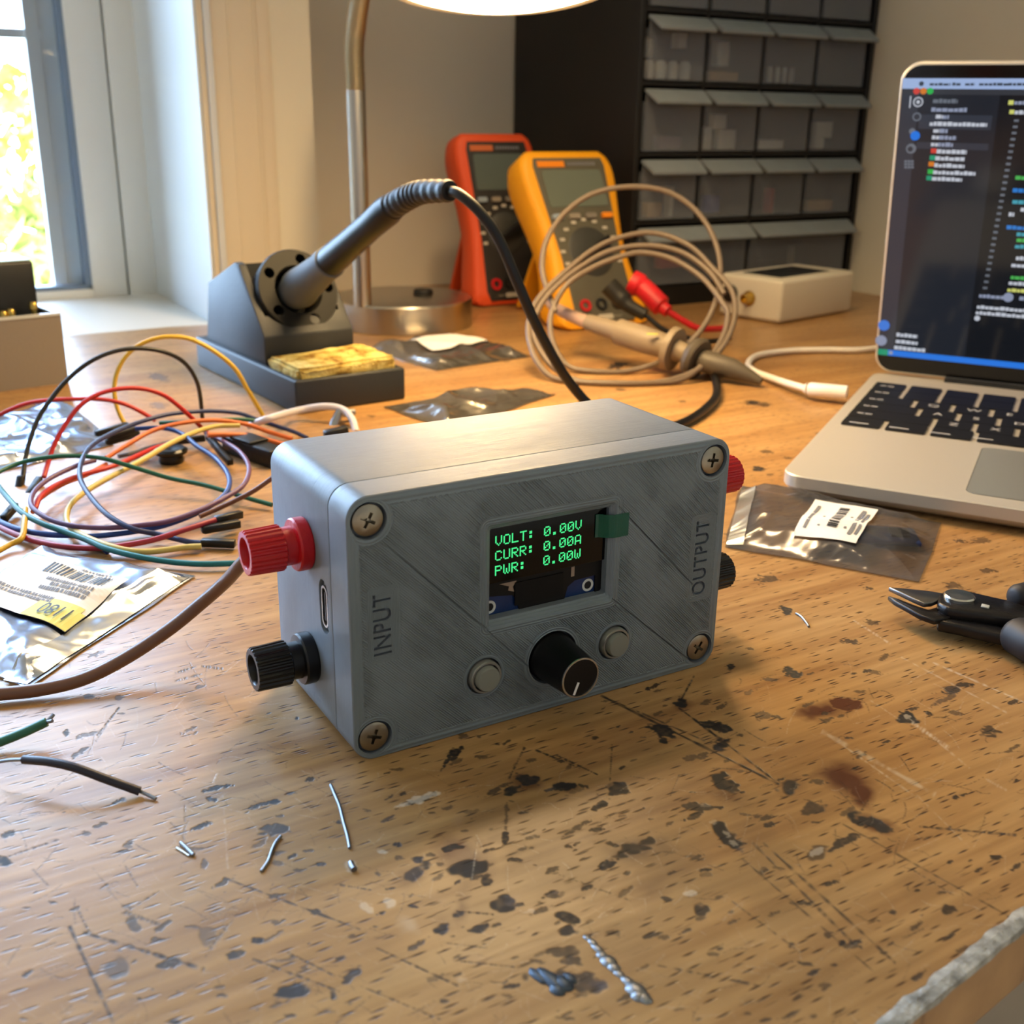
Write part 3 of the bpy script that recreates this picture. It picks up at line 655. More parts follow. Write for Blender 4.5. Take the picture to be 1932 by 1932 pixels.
# knob
m = MB(); seg = 72
prof = [(6.15, 2.0, 0), (6.15, -.1, 0), (6.0, -.4, 0), (5.85, -1.1, .14), (5.0, -11.2, .12), (4.95, -11.5, 0)]
v = []
for r, hh, am in prof: v += [((r-(am if i % 2 else 0))*mm*math.cos(2*PI*i/seg), hh*mm, (r-(am if i % 2 else 0))*mm*math.sin(2*PI*i/seg)) for i in range(seg)]
m.add(v, [[j*seg+i, j*seg+(i+1) % seg, (j+1)*seg+(i+1) % seg, (j+1)*seg+i] for j in range(len(prof)-1) for i in range(seg)]+[list(range(seg)), [(len(prof)-1)*seg+i for i in range(seg)]])
kn = m.build('knob', mat('knob_black', (9,9,10), .36, spec=.35), meter, smooth=30); kn.location = (50.4*mm, 0, 13.6*mm)
m = MB().lathe([(4.95, -11.45), (4.9, -11.72), (4.55, -11.74), (4.5, -11.52)], 64, (0,0,0), (0,1,0), cap=False)
for v in m.v: v *= mm
m.build('knob_rim', MATS['steel'], kn)
MB().box(-.28*mm, .28*mm, -11.62*mm, -11.45*mm, -4.3*mm, -1.2*mm).build('pointer_line', mat('white_mark', (235,235,235), .5), kn).rotation_euler = (0, .38, 0)

# display module behind the window
disp = thing('display_module', None, None); del_ = [disp.pop(k_, None) for k_ in ('label', 'category')]; disp.parent = meter
MB().box(33*mm, 66.5*mm, 3.6*mm, 4.4*mm, 25.5*mm, 48.8*mm).build('circuit_board', mat('pcb_blue', (8,42,92), .35, var=.15, vscale=300), disp)
glass_m = mat('display_glass', (3,4,4), .10, spec=.3)
MB().box(33.9*mm, 66.2*mm, 2.3*mm, 3.5*mm, 34.6*mm, 48.6*mm).build('display_panel', glass_m, disp)
# flexible ribbon, chip area below the glass
flexm = mat('ribbon_dark', (12,11,9), .5, spec=.3)
m = MB(); m.prism([(34*mm,3.2*mm,34.6*mm),(65.6*mm,3.2*mm,34.6*mm),(65.6*mm,3.2*mm,25.6*mm),(63.8*mm,3.2*mm,25.6*mm),(63.7*mm,3.2*mm,30.6*mm),(58.0*mm,3.2*mm,30.4*mm),(56*mm,3.2*mm,29.2*mm),(55*mm,3.2*mm,25.6*mm),(43*mm,3.2*mm,25.6*mm),(42.2*mm,3.2*mm,28.6*mm),(41*mm,3.2*mm,30.2*mm),(34*mm,3.2*mm,31.2*mm)], (0,0,0), (0,.35*mm,0))
m.build('ribbon_cable', flexm, disp)
m = MB(); m.box(41.5*mm, 54.5*mm, 2.9*mm, 3.2*mm, 27.5*mm, 33.2*mm); m.build('adhesive_tape', mat('tape_black', (6,6,6), .5, spec=.25), disp)
for x in (36.2, 37.8, 39.0): pass
m = MB(); m.box(56.8*mm, 57.7*mm, 3.1*mm, 3.2*mm, 31.6*mm, 34.0*mm); m.prism([(37.5*mm,3.15*mm,33.6*mm),(42*mm,3.15*mm,33.6*mm),(41*mm,3.15*mm,32.3*mm),(41.4*mm,3.15*mm,31.0*mm),(39.8*mm,3.15*mm,31.6*mm),(40*mm,3.15*mm,32.6*mm)], (0,0,0), (0,.03*mm,0))
m.build('ribbon_tab', mat('tab_tan', (150,130,112), .5), disp)
for x, z in ((35.2, 28.3), (61.9, 28.3)):
    m = MB().lathe([(1.0, 3.55), (1.0, 3.45), (1.55, 3.42), (1.6, 3.55)], 32, (0,0,0), (0,1,0), cap=False)
    for v in m.v: v *= mm
    o = m.build('mounting_hole_ring', mat('ring_white', (205,208,205), .4) if 'ring_white' not in MATS else MATS['ring_white'], disp); o.location = (x*mm, 0, z*mm)
    m = MB().lathe([(0, 3.56), (1.02, 3.56)], 24, (0,0,0), (0,1,0), cap=False)
    for v in m.v: v *= mm
    hh = m.build('hole', MATS['deep_black'], disp); hh.location = (x*mm, 0, z*mm)
# 5x7 glyphs, drawn dot by dot
G = {'V':'10001 10001 10001 10001 10001 01010 00100','O':'01110 10001 10001 10001 10001 10001 01110','L':'10000 10000 10000 10000 10000 10000 11111','T':'11111 00100 00100 00100 00100 00100 00100',':':'00000 01100 01100 00000 01100 01100 00000','0':'01110 10001 10011 10101 11001 10001 01110','.':'00000 00000 00000 00000 00000 01100 01100','C':'01110 10001 10000 10000 10000 10001 01110','U':'10001 10001 10001 10001 10001 10001 01110','R':'11110 10001 10001 11110 10100 10010 10001','A':'01110 10001 10001 10001 11111 10001 10001','P':'11110 10001 10001 11110 10000 10000 10000','W':'10001 10001 10001 10101 10101 10101 01010',' ':' '.join(['00000']*7)}
ux_, uz_ = .352, .338
m = MB()
for r, line in enumerate(('VOLT: 0.00V', 'CURR: 0.00A', 'PWR:  0.00W')):
    for c, ch in enumerate(line):
        for j, row in enumerate(G[ch].split()):
            for i, bit in enumerate(row):
                if bit == '1':
                    x0 = 35.8+(c*6+i)*ux_; z1 = 45.75-r*3.55-j*uz_
                    m.box(x0*mm, (x0+ux_*.80)*mm, 2.24*mm, 2.29*mm, (z1-uz_*.84)*mm, z1*mm)
m.build('display_text', mat('led_green', (20,60,40), .5, emit=(70,240,140), estr=.95), disp, smooth=0)
# green pull tab of the protective film: lies over the window edge, bends onto the face
tm = mat('film_green', (2,86,66), .25, trans=0.0, alpha=.86)
m = MB(); th = .12
pr = [(62.4, 2.16), (63.2, 2.10), (63.4, 1.9), (65.0, .5), (66.2, -.02), (68, -.10), (70.2, -.16)]
for a, b in zip(pr[:-1], pr[1:]):
    z0a = 40.7 ; z1a = 46.4
    m.add([(a[0]*mm, a[1]*mm, z0a*mm), (b[0]*mm, b[1]*mm, z0a*mm), (b[0]*mm, b[1]*mm, z1a*mm), (a[0]*mm, a[1]*mm, z1a*mm), (a[0]*mm, (a[1]-th)*mm, z0a*mm), (b[0]*mm, (b[1]-th)*mm, z0a*mm), (b[0]*mm, (b[1]-th)*mm, z1a*mm), (a[0]*mm, (a[1]-th)*mm, z1a*mm)], [[0,1,2,3],[4,5,6,7],[0,1,5,4],[2,3,7,6],[0,3,7,4],[1,2,6,5]])
m.build('pull_tab', tm, disp, smooth=0)
# ================================================================== SOLDERING STAND + SPONGE + IRON
SF = P(560, 783); SA = math.radians(35.5)
SXv = Vector((math.cos(SA), math.sin(SA), 0)); SYv = Vector((-math.sin(SA), math.cos(SA), 0))
std = thing('soldering_stand', 'dark grey soldering stand with a sponge tray and a cup holder', 'soldering stand', SF, SA)
slate = mat('slate_plastic', (40,43,47), .55, bump=.12, bscale=700)
m = MB(); x0, x1, y0, y1, hb, wt, fl_ = 0, .058, 0, .127, .0158, .0026, .009
tray = MB().box(x0, x1, y0, y1, 0, hb).build('base_tray', slate, std); bevel_obj(tray, .0012, 3)
c = MB().box(x0+wt, x1-wt, y0+wt, .040, fl_, .05).build('c', None, std); bpy.context.view_layer.update()
boolean(tray, [c]); tray.data.materials.clear(); tray.data.materials.append(slate)
prof = [(.0385, hb-.0005), (.0385, .0295), (.0655, .0610), (.0710, .0615), (.1090, .0470), (.1165, hb-.0005)]
hx0, hx1 = .0025, .0505
blk = MB().prism([(hx0, y, z) for y, z in prof], (0,0,0), (hx1-hx0,0,0)).build('holder_block', slate, std); bevel_obj(blk, .0010, 2)
c2 = MB().box(hx0+.004, hx1-.004, .046, .075, .030, .08).build('c', None, std)
bpy.context.view_layer.update(); boolean(blk, [c2]); blk.data.materials.clear(); blk.data.materials.append(slate)
# iron line in stand coordinates (mid plane x = .028)
ia = Vector((.0265, .0600, .0440)); ib = Vector((.0275, -.0504, .0985)); ax = (ib-ia).normalized()
cupm = mat('cup_black', (22,22,20), .55, spec=.25)
cup = MB().lathe([(.006, -.030), (.012, -.026), (.0185, -.010), (.0205, .004), (.0212, .0105), (.0205, .0118), (.0125, .0118), (.0115, .0100), (.0115, -.008), (.0, -.010)], 48, ia, ax).build('holder_cup', cupm, std, smooth=35)
u = ax.cross(Vector((0,0,1))).normalized(); w_ = u.cross(ax)
cs = []
for k in range(5):
    a = math.radians(90+72*k+18); q = ia+(u*math.cos(a)+w_*math.sin(a))*.0162
    cs.append(MB().lathe([(.0027, .004), (.0027, .02)], 20, q, ax).build('c', None, std))
bpy.context.view_layer.update(); boolean(cup, cs); cup.data.materials.clear(); cup.data.materials.append(cupm)
# sponge: lies in the tray
spm = mat('sponge_yellow', (206,190,116), .95, var=.22, vscale=130, bump=1.0, bscale=900)
sp_o = thing('sponge', 'yellow scorched cleaning sponge lying in the soldering stand tray', 'sponge', SF+SXv*.0285+SYv*.0195+Vector((0,0,fl_)), SA)
bm = bmesh.new(); bmesh.ops.create_cube(bm, size=1.0)
for v in bm.verts: v.co = Vector((v.co.x*.0520, v.co.y*.0345, (v.co.z+.5)*.0122))
bmesh.ops.bevel(bm, geom=list(bm.edges), offset=.0014, segments=2, affect='EDGES')
bmesh.ops.subdivide_edges(bm, edges=list(bm.edges), cuts=14, use_grid_fill=True)
for v in bm.verts:
    nz = noise.noise(v.co*170)*.0008+noise.noise(v.co*420)*.0005
    if v.co.z > .002: v.co += v.normal*nz*1.3
    v.co.z += .0006*math.sin(v.co.x*90)*(v.co.z/.0122)
me = bpy.data.meshes.new('sponge_block'); bm.to_mesh(me); bm.free()
so_ = fin('sponge_block', me, spm, sp_o, 60)
nt = spm.node_tree; b_ = nt.nodes['Principled BSDF']; NN = nt.nodes.new; LK = nt.links.new
tcs = NN('ShaderNodeTexCoord'); a1 = tnoise(tcs.outputs['Object'], 90, 6, .65); a2 = tnoise(tcs.outputs['Object'], 480, 2)
cc = ramp(a1, [(.38, srgb(128,92,34)), (.47, srgb(190,166,88)), (.60, srgb(214,200,130))]); cc = mixc(mth('MULTIPLY', mth('GREATER_THAN', a2, .6), .4), cc, srgb(176,146,66)); LK(cc, b_.inputs['Base Color'])

# iron (held by the cup): world coordinates
S2W = Matrix.Translation(SF) @ Matrix.Rotation(SA, 4, 'Z')
iron = thing('soldering_iron', 'black soldering iron with a grey collar resting slanted in the stand', 'soldering iron', S2W @ ia, 0)
org = S2W @ ia; A_ = (S2W.to_3x3() @ ax).normalized()
greym = mat('collar_grey', (96,100,104), .6, spec=.3); irb = mat('iron_black', (10,11,13), .4, spec=.35)
MB().lathe([(.0, -.006), (.0072, -.006), (.0085, .006), (.0098, .013), (.0096, .017), (.0088, .024), (.0076, .040), (.0078, .0515), (.0070, .0520)], 40, (0,0,0), A_).build('collar', greym, iron)
MB().lathe([(.0070, .051), (.0071, .056), (.0064, .075), (.0061, .098), (.0064, .112), (.0060, .1145), (.0058, .1175), (.0, .1175)], 40, (0,0,0), A_).build('handle', irb, iron)
# ribbed strain relief, bending over
r0 = org+A_*.117
e1 = PY(800, 362, .4635); e2 = PY(849, 360, .4480)
path = spline([r0-A_*.004, r0, r0.lerp(e1, .55)+Vector((0,0,.0008)), e1, e2], 14)
n = len(path); rad = [(.0056-.0018*i/n)+(.00055 if (i//2) % 2 else 0)*(i > 8) for i in range(n)]
mb = MB(); mb.tube([p-org for p in path], rad, 20); mb.build('strain_relief', mat('relief_black', (24,24,26), .5), iron, smooth=25)
cab_pts = [path[-2], PY(868,367,.444), PY(905,400,.441), PY(940,450,.440), PY(975,530,.441), PY(1010,610,.444), PY(1050,685,.450), PY(1085,735,.456), PY(1125,775,.460)]
cab_pts += [P(1175,800,.0045), P(1235,812,.0024), P(1290,797,.0024), P(1330,772,.0026), P(1352,744,.0030), P(1348,712,.003), P(1332,694,.003)]
MB().tube([p-org for p in spline(cab_pts, 10)], .0021, 14).build('cable', mat('cable_black', (14,14,16), .38), iron)

# ================================================================== DESK LAMP
LB = Vector((-.0745, .7455, 0))
lamp = thing('desk_lamp', 'brushed steel gooseneck desk lamp with a lit round shade', 'lamp', LB, 0)
brs = mat('brushed_steel', (190,184,172), .28, 1.0, bump=.06, bscale=300)
MB().lathe([(0,0), (.0455,0), (.0460,.0006), (.0460,.0168), (.0452,.0178), (.0445,.0180), (0,.0182)], 80).build('base', brs, lamp, smooth=30)
MB().lathe([(0,.018), (.0065,.018), (.0065,.0205), (.0055,.0215), (0,.0215)], 32, (.013,.008,0)).build('switch', mat('switch_black', (24,22,20), .5), lamp)
pb = P(684, 574, .018)-LB
pole = [pb, Vector((pb.x-.0005, pb.y, .145))]
MB().tube([pb+Vector((0,0,-.001)), pb.lerp(pole[1], .5), pole[1]], .0057, 24).build('pole', brs, lamp)
HC = Vector((-.0085, .520, .1875))      # lamp head centre (rim plane)
hn = Vector((.03, -.22, -1)).normalized()
top_ = HC - hn*.052
gp = [pole[1]+Vector((0,0,-.001)), pole[1]+Vector((.0005,0,.028)), PY(690,-45,.7136)-LB, PY(750,-170,.70)-LB+Vector((0,0,0)), top_-LB+Vector((-.01,.06,.045)), top_-LB+Vector((0,0,.012)), top_-LB+Vector((0,0,-.002))]
gpts = spline(gp, 44)
MB().tube(gpts, [(.0062 if i % 2 else .0055) for i in range(len(gpts))], 20).build('gooseneck', mat('goose_steel', (196,186,164), .35, 1.0), lamp, smooth=20)
shm = mat('shade_enamel', (214,208,196), .35)
MB().lathe([(.0545, 0), (.0550, -.001), (.0545, -.012), (.046, -.036), (.024, -.050), (.010, -.054), (.010, -.062), (0, -.062)], 64, HC-LB, hn).build('shade', shm, lamp)
MB().lathe([(0, .007), (.015, .0065), (.030, .0050), (.042, .0030), (.0505, .0000), (.0525,-.003), (.0525, -.005)], 64, HC-LB, hn).build('diffuser', mat('diffuser_lit', (255,244,214), .5, emit=(255,214,150), estr=LAMPE), lamp)

# ================================================================== MULTIMETERS
def meterdev(name, label, base, wd, ht, dp_, tilt, hol, facem, lcdm, holcol, dial=True, kick=True):
    t = thing(name, label, 'multimeter', base, A31)
    T = Matrix.Rotation(-tilt, 4, 'X')
    def part(nm, mb, m, parent=t, bev=0.0, smooth=40):
        mb.v = [T @ v for v in mb.v]; o = mb.build(nm, m, parent, smooth)
        if bev: bevel_obj(o, bev, 3, 25)
        return o
    # body outline: waist narrower than the head, rounded
    def outline(ins=0.0, w=wd, h=ht):
        pts = [(.10,.0),(.02,.02),(.0,.07),(.045,.30),(.06,.45),(.03,.62),(-.015,.80),(-.02,.90),(.02,.965),(.10,1.0)]
        L = [(x*w, z*h) for x, z in pts]; Rr = [(w-x, z) for x, z in L][::-1]
        pl_ = L[::-1][::-1]
        ring = [Vector((x, 0, z)) for x, z in L]; ring2 = [Vector((x, 0, z)) for x, z in Rr]
        a = spline(ring, 5); b = spline(ring2, 5)
        allp = a+b; c = Vector((w/2, 0, h/2))
        return [p_+(c-p_).normalized()*ins if ins else p_ for p_ in allp]
    mb = MB(); o0 = outline(); n = len(o0)
    layers = [(0.006, 0.0), (0.0015, .0015), (0, .005), (0, dp_-.006), (.004, dp_)]
    v = []
    for ins, y in layers:
        for p_ in outline(ins): v.append((p_.x, y, p_.z))
    f = [[j*n+i, j*n+(i+1) % n, (j+1)*n+(i+1) % n, (j+1)*n+i] for j in range(len(layers)-1) for i in range(n)]
    f += [list(range(n)), [(len(layers)-1)*n+i for i in range(n)]]
    v = [(x_, y_, z_+(y_*math.tan(tilt)*max(0, 1-z_/.045))) for x_, y_, z_ in v]; mb.add(v, f); part('holster', mb, hol, smooth=50)
    # face plate
    fw0, fw1 = wd*.115, wd*.885
    mb = MB(); pts = [(wd*.20,ht*.035),(wd*.80,ht*.035),(wd*.84,ht*.09),(wd*.835,ht*.40),(wd*.86,ht*.60),(wd*.90,ht*.90),(wd*.88,ht*.945),(wd*.12,ht*.945),(wd*.10,ht*.90),(wd*.14,ht*.60),(wd*.165,ht*.40),(wd*.16,ht*.09)]
    mb.prism([(x, -.0012, z) for x, z in pts], (0,0,0), (0,.004,0)); part('face_plate', mb, facem, bev=.0006)
    mb = MB(); mb.prism([(x, -.0016, z) for x, z in rrect(wd*.17, wd*.83, ht*.67, ht*.875, .002, 3)], (0,0,0), (0,.002,0)); part('lcd_screen', mb, lcdm)
    mb = MB(); mb.box(wd*.14, wd*.44, -.0016, 0, ht*.892, ht*.925); part('badge', mb, mat('badge_'+name, holcol, .5))
    mb = MB(); 
    for i in range(9): mb.box(wd*(.48+.036*i), wd*(.48+.036*i+.022), -.0015, 0, ht*.900, ht*.918)
    part('model_lettering', mb, MATS['grey_ink'])
    cols = [(150,164,176), (150,140,124), (128,120,110), holcol]
    for i in range(4):
        mb = MB(); x = wd*(.22+.185*i); mb.prism([(x+a, -.0030, ht*.615+b) for a, b in rrect(-wd*.06, wd*.06, -ht*.014, ht*.014, .0012, 3)], (0,0,0), (0,.003,0))
        part('button', mb, mat('btn_%s%d' % (name, i), cols[i], .5))
    mb = MB().lathe([(wd*.25, 0), (wd*.25, -.001), (wd*.225, -.0022), (0, -.0022)], 40, (wd*.5, 0, ht*.42), (0,1,0)); 
    d = part('dial', mb, mat('dial_'+name, (58,58,54), .5))
    mb = MB().box(-.0022, .0022, -.0085, 0, -wd*.21, wd*.21); rt = Matrix.Translation((wd*.5, 0, ht*.42)) @ Matrix.Rotation(math.radians(62), 4, 'Y'); mb.v = [rt @ v_ for v_ in mb.v]
    part('dial_grip', mb, MATS['black_plastic'], d, bev=.0008)
    mb = MB()
    for i in range(11):
        a = math.radians(200-i*22); x = wd*.5+math.cos(a)*wd*.315; z = ht*.42+math.sin(a)*wd*.315
        mb.box(x-.0018, x+.0018, -.0016, -.0011, z-.0009, z+.0011)
    part('range_marks', mb, mat('mark_'+name, (196,188,172), .6))
    for i, (fx, c_) in enumerate(((.28, (196,30,36)), (.46, (28,28,28)), (.64, (28,28,28)), (.78, (196,30,36)))):
        if name == 'multimeter_dark' and i in (1,): pass
        if i in (1, 2, 3) and i == 3: continue
        mb = MB().lathe([(.0042, 0), (.0042, -.0016), (.0024, -.0016), (.0022, .001), (0, .001)], 24, (wd*fx, -.0008, ht*.13), (0,1,0)); part('jack', mb, mat('jack_%s%d' % (name, i), c_, .4))
    mb = MB().box(wd*.30, wd*.66, -.0015, -.0011, ht*.062, ht*.064); mb.box(wd*.40, wd*.56, -.0015, -.0011, ht*.050, ht*.076); part('jack_markings', mb, MATS['mark_'+name])
    # back stand touching the bench
    hgt = ht*.62; hinge = T @ Vector((wd*.5, dp_, hgt))
    foot = hinge+Vector((0, .030, 0)); foot.z = .0015
    mb = MB(); s = wd*.22
    mb.prism([hinge+Vector((-s,0,0)), hinge+Vector((s,0,0)), foot+Vector((s,0,0)), foot+Vector((-s,0,0))], (0,0,0), (0,.003,.001)); mb.build('kickstand', hol, t)
    return t
yb = P(1066, 628); RB = P(900, 582)
tilt_y = math.atan2(59.3, 107.3); tilt_r = math.atan2(30.0, 113.6)
orange = mat('holster_orange', (226,84,40), .55, bump=.1, bscale=500); yellow = mat('holster_yellow', (246,168,20), .5, bump=.1, bscale=500)
meterdev('multimeter', 'yellow cased digital multimeter leaning behind the coiled probe cable', yb+Vector((.0,.0,.0))+MX*.0, .0705, .1265, .026, tilt_y, yellow, mat('face_olive', (92,88,74), .5), mat('lcd_grey', (104,112,100), .25), (240,140,20))
meterdev('multimeter_dark', 'orange-red cased digital multimeter with a dark face, between steel lamp and yellow meter', RB, .062, .1235, .024, tilt_r, orange, mat('face_black', (46,44,42), .5), mat('lcd_dark', (88,98,92), .22), (206,110,60))
bpy.data.objects['multimeter_dark'].name = 'multimeter.001'

# ================================================================== DRAWER CABINET
cabt = thing('drawer_cabinet', 'black small-parts cabinet with rows of translucent drawers in the corner', 'cabinet', CAB, A31)
cbm = mat('cabinet_black', (22,21,20), .55, bump=.1, bscale=300)
CWD, CDP, CHT = .2195, .164, .345
rows_z = [15.5, 62.0, 108.5, 155.0, 201.5, 248.0, 294.5]
bbox('side_panel', -.0035, .001, .0, CDP, 0, CHT, cbm, cabt, .0008); bbox('side_panel', CWD-.004, CWD, .0, CDP, 0, CHT, cbm, cabt, .0008)
bbox('top_panel', .001, CWD-.004, 0, CDP, CHT-.004, CHT, cbm, cabt); bbox('base_panel', .001, CWD-.004, 0, CDP, 0, .0145, cbm, cabt); bbox('back_panel', .001, CWD-.004, CDP-.004, CDP, .0145, CHT-.004, cbm, cabt)
m = MB()
for z in rows_z[1:]: m.box(.001, CWD-.004, .001, CDP-.005, z*.001-.0030, z*.001-.0005)
m.build('shelf', cbm, cabt, smooth=0)
m = MB()
for i in range(1, 4):
    x = .0020+i*.0525
    m.box(x-.0012, x+.0012, .001, CDP-.005, rows_z[1]*.001 if i != 2 else .0145, CHT-.004)
m.build('divider', cbm, cabt, smooth=0)
drw = bpy.data.materials.new('drawer_plastic'); drw.use_nodes = True; MATS['drawer_plastic'] = drw
nt = drw.node_tree; b_ = nt.nodes['Principled BSDF']; b_.inputs['Base Color'].default_value = srgb(140,146,154); b_.inputs['Roughness'].default_value = .32; b_.inputs['Alpha'].default_value = .34; b_.inputs['Specular IOR Level'].default_value = .5
NN = nt.nodes.new; LK = nt.links.new; _t = NN('ShaderNodeTexCoord'); LK(mth('MULTIPLY_ADD', tnoise(_t.outputs['Object'], 14, 1), .06, .33), b_.inputs['Alpha'])
lipm = mat('drawer_lip', (140,148,152), .4, alpha=.9, var=.05, vscale=100)
def drawer(x0, x1, z0, z1):
    g = .0022; dp2 = .10
    mb = MB(); x0 += g; x1 -= g
    mb.box(x0, x1, -.0005, .0008, z0, z1); mb.box(x0, x0+.0008, .0008, dp2, z0, z1-.006); mb.box(x1-.0008, x1, .0008, dp2, z0, z1-.006); mb.box(x0, x1, .0008, dp2, z0, z0+.0008); mb.box(x0, x1, dp2, dp2+.0008, z0, z1-.006)
    d = mb.build('drawer', drw, cabt, smooth=0)
    mb = MB(); pts = [(-.0005, z1), (-.0115, z1-.0075), (-.0125, z1-.0068), (-.0125, z1-.0055), (-.0008, z1+.0022), (.001, z1+.0022), (.001, z1)]
    n8 = len(pts); mb.add([(x0-.0008+(.0022 if (z < z1-.002) else 0), y, z) for y, z in pts]+[(x1+.0008-(.0010 if (z < z1-.002) else 0), y, z) for y, z in pts], [list(range(n8)), list(range(n8, 2*n8))]+[[i, (i+1) % n8, n8+(i+1) % n8, n8+i] for i in range(n8)]); mb.build('handle_lip', lipm, d, smooth=0)
cells = []
for r, z in enumerate(rows_z):
    z0 = z*.001+.0005; z1 = z0+.0385
    if r == 0:
        for i in range(2): drawer(.002+i*.105, .002+(i+1)*.105, z0, z1); cells.append((r, i, .002+i*.105, z0))
    else:
        for i in range(4): drawer(.002+i*.0525, .002+(i+1)*.0525, z0, z1); cells.append((r, i, .002+i*.0525, z0))
# things lying in the drawers
C2W = Matrix.Translation(CAB) @ Matrix.Rotation(A31, 4, 'Z')
wpl = mat('part_white', (226,228,224), .5); bpl = mat('part_blue', (60,80,170), .5); rpl = mat('part_red', (190,50,50), .5); tpl = mat('part_tan', (196,160,110), .6)
def small(nm, lab, cat, grp, r, i, dx, dz, w, hh, m, dp2=.008, y=.004, bev=.0006):
    x0 = .002+i*(.0525 if r else .105)+.003; z0 = rows_z[r]*.001+.0015
    o = bbox(nm, -w/2, w/2, -dp2/2, dp2/2, 0, hh, m, None, bev)
    o.matrix_world = C2W @ Matrix.Translation((x0+dx, y+dp2/2, z0+dz)); return tag(o, lab, cat, grp)
g1 = 'white caps in the first drawer of the upper row'
for k in range(4):
    o = MB().lathe([(0,0),(.0036,0),(.004,.002),(.004,.009),(.003,.0115),(0,.012)], 20).build('plastic_cap', wpl); o.matrix_world = C2W @ Matrix.Translation((.0095+k*.0105, .0065, rows_z[4]*.001-.0465+.0015)) ; tag(o, 'small white cap standing in a row of four in a translucent drawer', 'cap', g1)
o = MB().lathe([(0,0),(.0055,0),(.006,.003),(.0055,.011),(0,.013)], 20).build('plastic_cap', wpl); o.matrix_world = C2W @ Matrix.Translation((.0125, .016, rows_z[3]*.001+.0155)); tag(o, 'larger white cap above the row of four caps in the drawer', 'cap')
small('connector_block', 'pale connector block beside the white caps in the drawer', 'connector', None, 3, 0, .031, .020, .008, .010, wpl)
small('connector_block', 'upright white connector in the drawer next to the caps', 'connector', None, 3, 1, .016, .010, .010, .016, wpl)
small('connector_block', 'flat pale strip on the bottom of the drawer next to the caps', 'connector', None, 3, 1, .018, .0, .026, .006, tpl)
for k in range(4): small('pin_strip', 'thin pale pin strip standing in the drawer under the cabinet top row', 'pin strip', 'pale pin strips in one drawer', 3, 2, .010+k*.007, 0, .0032, .011, wpl, .003)
small('component_tray', 'low purple component lying in the leftmost drawer of the middle row', 'component', None, 2, 0, .026, .0, .020, .009, mat('part_violet', (120,110,140), .6))
small('connector_block', 'bright white block on top in the second middle-row drawer', 'connector', None, 2, 1, .017, .014, .011, .010, wpl, .008, .003)
small('connector_block', 'bright white block at the bottom in the second middle-row drawer', 'connector', None, 2, 1, .025, .0, .015, .0135, wpl, .008, .003)
small('connector_block', 'white block at the side of the second middle-row drawer', 'connector', None, 2, 1, .006, .0, .008, .015, wpl, .008, .003)
small('component_strip', 'long flat white strip in the third middle-row drawer', 'component', None, 2, 2, .015, .0, .025, .0065, wpl, .008, .003)
small('connector_block', 'white square block in the last middle-row drawer', 'connector', None, 2, 3, .016, .008, .017, .012, wpl, .008, .003)
small('connector_block', 'small white block under the square one in the last middle-row drawer', 'connector', None, 2, 3, .012, .0, .009, .0078, wpl, .008, .003)
small('resistor_pack', 'tan component leaning in the lower-row drawer by the dark side', 'component', None, 1, 0, .015, .0, .012, .010, tpl)
small('test_clip', 'thin white clip in the lower-row drawer by the dark side', 'clip', None, 1, 0, .030, .0, .0035, .021, wpl)
small('connector_block', 'blue block in the second lower-row drawer', 'connector', None, 1, 1, .014, .002, .014, .012, bpl, .006, .002)
small('led_strip', 'reddish component in the third lower-row drawer', 'component', None, 1, 2, .022, .0, .004, .018, rpl)
small('component_strip', 'tan tapered strip in the last lower-row drawer', 'component', None, 1, 3, .020, .0, .026, .008, tpl, .008, .003)
small('fuse_pack', 'red pack lying low in the wide bottom drawer', 'pack', None, 0, 0, .030, .010, .020, .008, rpl, .006, .002)
small('test_clip', 'thin pale clip upright in the wide bottom drawer', 'clip', None, 0, 1, .048, .0, .004, .020, mat('part_grey', (150,150,140), .5), .004, .003)
# ================================================================== LAPTOP
LT = .0092
q0, q1, q2 = P(1472, 893, LT), P(1612, 700, LT), P(1932, 966, LT)
LA = math.radians(-26.3)
LXv = Vector((math.cos(LA), math.sin(LA), 0)); LYv = Vector((-math.sin(LA), math.cos(LA), 0))
LO = Vector((q0.x, q0.y, 0))
LD = (q1-q0).dot(LYv); LWD = .275
lap = thing('laptop', 'silver laptop showing a dark code editor on its lit screen', 'laptop', LO, LA)
alu = mat('aluminium', (204,198,188), .36, .35, bump=.03, bscale=3000)
def pl2(pts, z): return [(x, y, z) for x, y in pts]
def rr2(x0, x1, y0, y1, r, n=6): return rrect(x0, x1, y0, y1, r, n)
m = MB(); la = [(.0045, .0012), (.0015, .0028), (0, .0046), (0, LT-.0004), (.0004, LT)]
n = None; v = []
for ins, z in la:
    pts = rr2(ins, LWD-ins, ins, LD+.004-ins, .008-ins*.5); n = len(pts); v += pl2(pts, z)
m.add(v, [[j*n+i, j*n+(i+1) % n, (j+1)*n+(i+1) % n, (j+1)*n+i] for j in range(len(la)-1) for i in range(n)]+[list(range(n)), [(len(la)-1)*n+i for i in range(n)]])
base = m.build('base', alu, lap, smooth=30)
m = MB()
for x in (.03, LWD-.03):
    for y in (.025, LD-.03): m.lathe([(.007, 0), (.007, .0013)], 20, (x, y, 0))
m.build('rubber_feet', MATS['matte_black'], base)
def lxy(px, py): q = P(px, py, LT)-LO; return q.dot(LXv), q.dot(LYv)
ka = lxy(1646, 722); kb = lxy(1594, 803)
kx0 = (ka[0]+kb[0])/2; ky1 = ka[1]; ky0 = kb[1]
m = MB(); pitch = .0166; rows = 6; rp = (ky1-ky0)/rows
